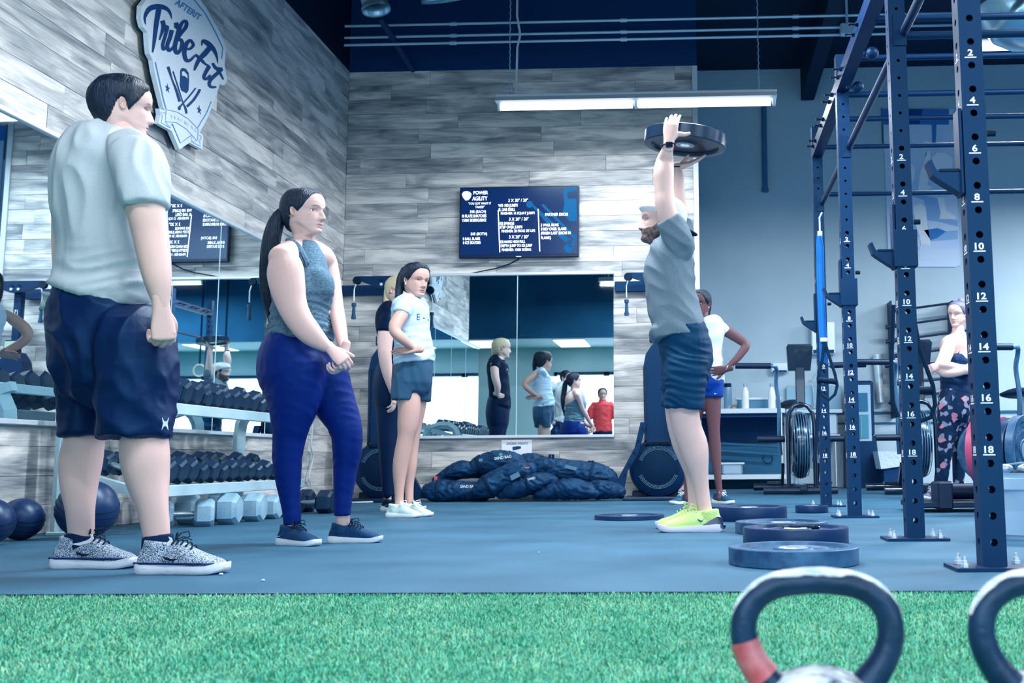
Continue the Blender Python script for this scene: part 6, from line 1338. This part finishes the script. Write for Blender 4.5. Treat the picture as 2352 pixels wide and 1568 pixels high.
# ---- instructor pressing the plate overhead
def man_plate():
    g = Fig('bearded man in grey T-shirt and backwards white cap pressing a plate overhead', 5.45, SK4, (1590, 1212)); P = g.P
    hd = Head(P(1517, 509, .02), (-.985, -.16, .07), (.06, 0, 1), .238, nose=.95, female=False, beard=(.99, (.03, .03, .05)), brow=.95, neckw=1.25, lips=(.72, .42, .44), jaw=1.04)
    tor = g.L([(1571, 905, 0, 40, .13), (1574, 850, 0, 48, .15), (1565, 775, 0, 50, .15), (1552, 700, 0, 45, .14), (1541, 620, 0, 44, .14), (1548, 565, 0, 34, .15), (1546, 540, 0, 28, .10)], 1, 24)
    arm = g.L([(1558, 562, -.15, 18, .045), (1542, 520, -.195, 22, .05), (1529, 475, -.205, 23.5, .056), (1526, 445, -.205, 22.5, .050), (1525, 425, -.205, 22.5, .048), (1524, 400, -.20, 24, .050), (1527, 372, -.195, 21, .044), (1531, 352, -.225, 15.5, .032), (1534, 338, -.24, 12.5, .026), (1536, 330, -.243, 10, .020)], 1)
    arm2 = g.L([(1560, 540, .17, 26, .055), (1560, 500, .19, 22, .05), (1558, 455, .20, 18, .046), (1557, 425, .20, 16, .044), (1557, 400, .19, 15, .038), (1556, 384, .18, 12, .03)], 1)
    h1 = hand(P(1537, 322, -.245), (.13, .03, 1), (.1, 1, 0), -1, 1.0, (.30, .34, .34, .32), (.95, .12), .04)
    h2 = hand(P(1556, 384, .18), (.95, .0, .28), (.1, -.4, 1), -1, .98, (.12, .12, .12, .12), (.3, .5), .05)
    l1 = g.L([(1571, 900, -.09, 40, .09), (1571, 945, -.09, 35, .08), (1579, 985, -.085, 33.5, .075), (1592, 1020, -.08, 33, .073), (1599, 1050, -.08, 29, .068), (1606, 1088, -.075, 21, .052), (1612, 1125, -.07, 17, .042), (1617, 1160, -.07, 16.5, .042), (1620, 1185, -.07, 18, .042)], 1)
    l2 = g.L([(1560, 900, .10, 38, .09), (1560, 945, .10, 33, .08), (1566, 985, .10, 32, .075), (1577, 1025, .10, 31, .073), (1585, 1055, .10, 26, .065), (1592, 1090, .11, 19, .05), (1595, 1130, .11, 16, .042), (1596, 1170, .11, 17, .042)], 1)
    g.build_body([tor, arm, arm2, l1, l2], .0062, hd, [h1, h2], 3)
    sh = [g.L([(1538, 520, 0, 30, .085), (1546, 532, 0, 34, .13), (1549, 553, 0, 38, .175), (1544, 572, 0, 47, .185), (1539, 595, 0, 56, .185), (1537, 630, 0, 59, .175), (1541, 670, 0, 58, .17), (1548, 710, 0, 60, .168), (1556, 745, 0, 63, .172), (1560, 775, 0, 64, .178)], 1, 28, round0=False, round1=False),
          g.L([(1560, 575, -.12, 34, .07), (1556, 545, -.165, 33, .075), (1543, 518, -.19, 30, .07), (1535, 502, -.2, 27.5, .068)], 1, 22, round1=False), g.L([(1562, 570, .12, 34, .07), (1566, 540, .17, 28, .07), (1566, 510, .19, 24, .065)], 1, 20, round1=False),
          g.L([(1508, 760, 0, 18, .13), (1510, 775, 0, 16, .13)], 1, 16)]
    v, f, n = fuse(sh, .0066, 3); a = P(0, 600)[2]; x = v[:, 0]; rot = v.copy(); th = .75; rot[:, 0] = v[:, 0]*math.cos(th)-v[:, 2]*math.sin(th); rot[:, 2] = v[:, 0]*math.sin(th)+v[:, 2]*math.cos(th)
    q = Noise(61)(rot+.05*Noise(62)(v, (8, 8, 8))[:, None], (14, 18, 75)); v = v+n*((1-2*np.abs(q))*.0055)[:, None]
    mk('t_shirt', v, f, mat('tee_grey', '697c8b', .8, spec=.25, noise=(160, '7d91a0', .3), bump=(220, .12)), g.t, True)
    so = [g.L([(1568, 762, 0, 56, .165), (1573, 790, 0, 59, .18), (1577, 825, 0, 60, .185), (1576, 860, 0, 54, .175)], 1, 26), g.L([(1577, 840, -.09, 52, .115), (1574, 885, -.095, 46, .115), (1571, 938, -.095, 44, .112)], 1, 22, round1=False), g.L([(1566, 840, .10, 48, .115), (1562, 885, .10, 44, .11), (1560, 936, .10, 40, .11)], 1, 22, round1=False)]
    g.cloth('shorts', so, mat('shorts_teal', '0b3a5e', .7, spec=.3, bump=(150, .12)), .007, 3, dict(amp=.010, sc=(5, 7, 20), seed=64, warp=.1))
    capm = mat('cap_white', 'f4f6fa', .7, bump=(200, .1)); LN = ([0, .5, 1.0, 1.4, 1.8, 2.3, PI], [.20, .20, .18, .14, .06, -.04, -.10])
    V, Fc = hd.shell(LN, .075, seed=1, bulge=lambda X, Y, Z, T: .03*sstep(.1, .4, Z)); cp = mk('cap', V, Fc, capm, g.t, True)
    ang = np.linspace(-1.0, 1.0, 9); V = [hd.at(-.06-.50*math.cos(a)*r-(.0), .40*math.sin(a)*(.85+.15*r), -.085-.14*(r-1)/.6*1.0-.07*(math.sin(a)**2)*-1) for r in (1.0, 1.35, 1.6) for a in ang]; Fq = [(i*9+j, i*9+j+1, i*9+10+j, i*9+9+j) for i in range(2) for j in range(8)]
    b = mk('cap_brim', V+[q_-np.array([0, 0, .004]) for q_ in V], Fq+[tuple(k+27 for k in q_)[::-1] for q_ in Fq]+[(18+j, 27+18+j, 27+19+j, 19+j) for j in range(8)], mat('cap_brim', '123056', .6), cp, True)
    V, Fc = hd.shell(([0, 1.0, 1.2, 1.45, 1.62, 1.9, 2.4, PI], [.4, .4, .10, -.10, .05, -.18, -.33, -.36]), .02, rough=.005); mk('hair', V, Fc, m_hair, g.t, True)
    up = mat('shoe_neon', 'cdf07c', .55, noise=(14, 'bfe9a6', .25), bump=(130, .35)); so_ = mat('sole_lilac', 'dfe3f8', .45); ml = mat('sole_rim', '0b2c66', .4); ac = mat('air_cushion', '0a1f52', .15, spec=.8, coat=.8)
    for (hx, hy, dyf, L_, yaw) in ((1658, 1220, -.10, .315, -.06), (1640, 1202, .16, .305, -.04)):
        h = PYp(hx, hy, g.Y+dyf); h[2] = 0; shoe(g.t, h, h+[-1, yaw, 0], L_, up, so_, .10, mat('lace_neon', 'c9e98c', .6), (mat('swoosh_navy', '0c3d5c', .4), .26, .40, .045, True), air=ac)
    wt = MB().tube([P(1533.5, 333, -.24)+np.array([.033*math.cos(a), .031*math.sin(a), .004*math.cos(a)]) for a in np.linspace(0, 2*PI, 25)[:-1]], .009, 8, closed=True, flat=.35).build('watch_band', m_blk, g.t, smooth=True)
    MB().box(P(1537, 332, -.276), (.036, .012, .030), .005).build('watch_face', mat('watch_glass', '0a1430', .1, coat=1.), wt)
    MB().tube([P(1556, 386, .18)+np.array([.029*math.cos(a), .031*math.sin(a), .0]) for a in np.linspace(0, 2*PI, 21)[:-1]], .004, 6, closed=True).build('bracelet', m_blk, g.t, smooth=True)
    add_eyes(hd, g.t)
    c = P(1573, 337, .025); pl = plate((0, 0, 0), .222, .070, 'thick bumper plate held overhead by the bearded man', m=mat('plate_rubber_shiny', '0a2746', .30, spec=.7)); pl.location = c; pl.rotation_euler = (.03, .10, 0)
man_plate()

# ---- woman behind the instructor
def woman_behind():
    g = Fig('woman in white T-shirt and blue shorts, hand on hip, partly behind the lifting man', 8.65, SK3, (1640, 1155)); P = g.P
    hd = Head(P(1607, 699, 0), (-.38, -.92, -.03), (0, 0, 1), .235, nose=.95, brow=.9, lips=(.75, .5, .52), neckw=.85)
    tor = g.L([(1632, 860, 0, 30, .11), (1628, 800, 0, 30, .10), (1626, 760, 0, 40, .10), (1622, 742, 0, 34, .09), (1616, 732, 0, 15, .05), (1614, 720, 0, 13, .045)], 1, 20)
    arm = g.L([(1655, 750, 0, 14, .045), (1672, 762, 0, 13, .042), (1695, 777, -.01, 11.5, .038), (1713, 792, -.03, 10, .036), (1704, 809, -.06, 9.5, .034), (1688, 828, -.09, 8, .03), (1668, 846, -.11, 5.8, .022)], 1)
    arm2 = g.L([(1590, 750, 0, 14), (1575, 780, 0, 12), (1555, 800, -.02, 10), (1575, 835, -.1, 7)], 1)
    h1 = hand(P(1667, 847, -.11), (-1, -.15, -.2), (.1, .9, .3), 1, .95, (.12, .1, .1, .15), (.4, -.2), .10, .0034)
    l1 = g.L([(1636, 890, 0, 21, .08), (1638, 940, 0, 18, .07), (1640, 990, 0, 13.5, .052), (1643, 1030, .01, 13.5, .05), (1647, 1080, .01, 9.5, .04), (1652, 1125, .01, 7.5, .033), (1654, 1145, 0, 8, .034)], 1)
    l2 = g.L([(1608, 890, .02, 21, .08), (1600, 940, .02, 17, .07), (1592, 990, .02, 13, .052), (1586, 1040, .02, 13, .05), (1580, 1090, .02, 9, .04), (1578, 1145, .02, 7.5, .033)], 1)
    g.build_body([tor, arm, arm2, l1, l2], .0085, hd, [h1], 3)
    g.cloth('t_shirt', [g.L([(1616, 733, 0, 19, .07), (1620, 741, 0, 36, .10), (1626, 762, 0, 39, .12), (1627, 800, 0, 33, .115), (1630, 840, 0, 33, .115), (1632, 870, 0, 33, .12)], 1, 22, round0=False), g.L([(1645, 748, 0, 15, .055), (1660, 757, 0, 15.5, .057), (1668, 764, 0, 15, .055)], 1, 18, round1=False), g.L([(1597, 748, 0, 15, .055), (1583, 764, 0, 14, .055)], 1, 18, round1=False)], mat('tee_white', 'cfe4ec', .75), .008, 3, dict(amp=.008, sc=(10, 8, 10), seed=71, warp=.08))
    so = g.cloth('shorts', [g.L([(1630, 856, 0, 31, .12), (1628, 880, 0, 35, .13)], 1, 20), g.L([(1639, 870, 0, 24, .105), (1638, 912, 0, 23, .105)], 1, 20, round1=False), g.L([(1612, 870, .02, 23, .1), (1606, 912, .02, 22, .1)], 1, 20, round1=False)], mat('shorts_royal', '073a9c', .5), .008, 3, dict(amp=.006, sc=(9, 9, 9), seed=72))
    MB().prism([P(1644+x, 905-y, -.118) for x, y in ((-4, 2), (-2, -.5), (4, 2.5), (-1.5, 1.2), (-3.5, 3))], (0, -.003, 0)).build('shorts_logo', m_white, so)
    up = mat('shoe_dark_teal', '1c4a66', .6)
    h = FT(1640, 1157, g.Y+.10); shoe(g.t, h, h+[.55, -.80, 0], .25, up, MATS['sole_bright'], .09, m_white, (m_white, .02, .28, .035, False)); h = FT(1588, 1155, g.Y+.12); shoe(g.t, h, h+[-.6, -.75, 0], .25, up, MATS['sole_bright'], .09, m_white)
    V, Fc = hd.shell(PULL, .045, seed=4); mk('hair', V, Fc, m_hair, g.t, True); ponytail([(1620, 712, .14, 9), (1622, 720, .13, 10), (1620, 735, .12, 6)], g, m_hair)
    MB().sphere(hd.at(-.0, .34, -.13), .008, 8, 6).build('earring', m_zinc, g.t); add_eyes(hd, g.t)
    MB().tube([P(1670, 844, -.11)+np.array([.01*math.cos(a), .024*math.sin(a), .022*math.cos(a)]) for a in np.linspace(0, 2*PI, 17)[:-1]], .003, 6, closed=True).build('bracelet', m_zinc, g.t)
woman_behind()

# ---- woman with folded arms at the right
def woman_folded():
    g = Fig('woman in dark tank top and camouflage leggings with folded arms behind the nearest upright', 9.35, SK4, (2180, 1148)); P = g.P
    hd = Head(P(2199, 722, 0), (-.62, -.78, -.05), (.05, 0, 1), .225, nose=1., brow=.7, lips=(.85, .55, .58), neckw=.95)
    tor = g.L([(2196, 895, 0, 32, .14), (2196, 850, 0, 32, .13), (2195, 810, 0, 36, .14), (2197, 785, 0, 34, .14), (2200, 768, 0, 16, .06), (2201, 755, 0, 14, .05)], 1, 20)
    arm = g.L([(2180, 790, -.15, 14, .05), (2176, 805, -.17, 16, .05), (2168, 825, -.20, 15, .045), (2160, 843, -.23, 14, .042), (2168, 855, -.26, 11, .036), (2190, 856, -.28, 10, .034), (2215, 852, -.27, 8, .03)], 1)
    arm2 = g.L([(2220, 790, .10, 16, .05), (2228, 820, .02, 15, .045), (2232, 845, -.12, 13, .04), (2210, 848, -.24, 11, .034), (2180, 840, -.28, 10, .03), (2160, 838, -.27, 9, .028)], 1)
    g.build_body([tor, arm, arm2], .0085, hd, [hand(P(2160, 838, -.27), (-.9, -.1, -.3), (.1, 1, 0), 1, .9, (.4, .4, .4, .4), (.3, .3), .04, .0034)], 3)
    g.cloth('tank_top', [g.L([(2192, 806, 0, 26, .12), (2192, 830, 0, 35, .155), (2195, 860, 0, 34, .15), (2197, 905, 0, 35, .16)], 1, 22)], mat('tank_dark', '08204a', .7), .008, 3, dict(amp=.007, sc=(7, 7, 18), seed=81))
    for sx in (-1, 1): MB().tube([P(2192+sx*8, 812, -.13), P(2196+sx*13, 790, -.115), P(2200+sx*13, 776, -.06), P(2202+sx*12, 772, .02)], .014, 8, flat=.4).build('shoulder_strap', MATS['tank_dark'], g.t, smooth=True)
    cm = mat('camo_print', '0a1a3c', .6); nt = cm.node_tree; vo = nt.nodes.new('ShaderNodeTexVoronoi'); vo.inputs['Scale'].default_value = 26; tc = nt.nodes.new('ShaderNodeTexCoord'); nt.links.new(tc.outputs['Object'], vo.inputs['Vector']); rr = nt.nodes.new('ShaderNodeValToRGB'); rr.color_ramp.interpolation = 'CONSTANT'
    e = rr.color_ramp.elements; e[0].color = (*lin('0a1a3c'), 1); e[1].position = .42; e[1].color = (*lin('8a8fa8'), 1); k = e.new(.58); k.color = (*lin('12284e'), 1); k = e.new(.75); k.color = (*lin('d08a9c'), 1); k = e.new(.82); k.color = (*lin('0c2044'), 1)
    sp_ = nt.nodes.new('ShaderNodeSeparateColor'); nt.links.new(vo.outputs['Color'], sp_.inputs[0]); nt.links.new(sp_.outputs[0], rr.inputs[0]); nt.links.new(rr.outputs[0], nt.nodes['Principled BSDF'].inputs['Base Color'])
    g.cloth('leggings', [g.L([(2197, 890, 0, 34, .155), (2194, 920, 0, 38, .17), (2192, 950, 0, 36, .165)], 1, 22), g.L([(2182, 930, -.06, 28, .09), (2176, 985, -.06, 24, .08), (2170, 1040, -.06, 17), (2165, 1090, -.05, 14), (2162, 1132, -.05, 10)], 1, 20), g.L([(2204, 930, .06, 28, .09), (2206, 985, .06, 24, .08), (2204, 1040, .06, 17), (2202, 1090, .06, 14), (2200, 1132, .06, 10)], 1, 20)], cm, .009, 3)
    for x, dy in ((2160, .1), (2200, .2)):
        h = FT(x, 1146, g.Y+dy); shoe(g.t, h, h+[-.75, -.65, 0], .245, mat('shoe_print', 'a7a3c0', .6, noise=(40, '4a5c8c', .1)), MATS['sole_bright'], .09, m_white)
    V, Fc = hd.shell(PULL, .035, seed=4); mk('hair', V, Fc, mat('hair_light_brown', '5d5f78', .45, bump=(24, .5, (9, 9, 1.2))), g.t, True); v, f = loft([hd.at(-.30, 0, .42), hd.at(-.36, 0, .50), hd.at(-.38, 0, .58)], [.03, .036, .03], [.03, .036, .03], 14); mk('hair_bun', v, f, MATS['hair_light_brown'], g.t, True)
    add_eyes(hd, g.t, (.25, .3, .35))
woman_folded()

# ---- person in coral T-shirt left of the camera, seen only in the back mirror
def person_coral():
    g = Fig('person in coral red T-shirt, seen only in the back mirror', 1.65, SK2); g.t.location = (-1.70, 1.65, 0)
    X0, Y0 = -1.70, 1.65; c = lambda x, y, z: np.array([X0+x, Y0+y, z])
    hd = Head(c(0, 0, 1.50), (.18, .98, -.02), (0, 0, 1), .215, nose=1., neckw=.95); L = lambda rows: loft([c(*r[:3]) for r in rows], [r[3] for r in rows], [r[4] for r in rows], 22, up=(0, 1, 0))
    arms = [L([(s*.17, 0, 1.30, .05, .05), (s*.215, 0, 1.18, .045, .048), (s*.235, .01, 1.02, .038, .04), (s*.24, .05, .88, .032, .034), (s*.235, .09, .78, .024, .026)]) for s in (-1, 1)]
    legs = [L([(s*.09, 0, .85, .085, .09), (s*.09, 0, .5, .055, .06), (s*.09, -.01, .3, .052, .055), (s*.09, 0, .1, .035, .04)]) for s in (-1, 1)]
    hs = [hand(c(s*.235, .09, .78), (0, .2, -1), (-s, 0, 0), 1, .9, (.3, .3, .3, .3), (.2, .3), .04, .004) for s in (-1, 1)]
    g.build_body([L([(0, 0, .95, .14, .10), (0, 0, 1.1, .13, .10), (0, 0, 1.3, .15, .09), (0, 0, 1.36, .07, .06), (0, 0, 1.42, .05, .05)])]+arms+legs, .010, hd, hs, 3)
    g.cloth('t_shirt', [L([(0, 0, 1.375, .075, .07), (0, 0, 1.35, .15, .095), (0, 0, 1.28, .175, .115), (0, 0, 1.1, .165, .125), (0, 0, .88, .175, .13)])]+[L([(s*.14, 0, 1.32, .06, .06), (s*.20, 0, 1.22, .065, .065), (s*.22, 0, 1.12, .065, .065)]) for s in (-1, 1)], mat('tee_coral', 'e2454f', .75), .009, 3, dict(amp=.009, sc=(8, 8, 10), seed=91))
    text_on('shirt_print', 'ADIDAS', c(.085, .132, 1.17), (-1, 0, 0), (0, 0, 1), m_white, g.t, h=.035, fit=.17, bold=.02) if False else None
    g.cloth('leggings', [L([(0, 0, .95, .155, .12), (0, 0, .82, .165, .13)])]+[L([(s*.09, 0, .85, .09, .10), (s*.09, 0, .5, .06, .065), (s*.09, -.01, .3, .057, .06), (s*.09, 0, .12, .04, .045)]) for s in (-1, 1)], MATS['leggings_black'], .010, 3)
    for s in (-1, 1): shoe(g.t, c(s*.09, -.07, 0), c(s*.09, .2, 0), .25, MATS['shoe_black'], MATS['sole_pale'], .09)
    V, Fc = hd.shell(PULL, .05, seed=4); mk('hair', V, Fc, m_hair, g.t, True); v, f = loft([hd.at(-.5, 0, .1), hd.at(-.6, .0, -.1), hd.at(-.55, 0, -.7)], [.03, .04, .02], [.03, .04, .02], 14); mk('ponytail', v, f, m_hair, g.t, True); add_eyes(hd, g.t)
person_coral()

# white flex hanging down the left wall behind the leggings
P_ = [PXp(x, y, -W+.03) for x, y in ((717, 975), (716, 1000), (714, 1025), (719, 1045), (716, 1065), (711, 1085), (709, 1100), (714, 1112))]
P_ += [np.array([P_[-1][0]+.02, P_[-1][1]+.05, .02]), np.array([P_[-1][0]+.15, P_[-1][1]+.1, .008]), np.array([P_[-1][0]+.40, P_[-1][1]+.05, .008]), np.array([P_[-1][0]+.6, P_[-1][1]+.3, .008])]
tag(MB().tube(cat(np.array(P_), 4), .007, 7).build('power_cord', m_trim, smooth=True), 'white power cord hanging down the wall beyond the blue leggings', 'cable')
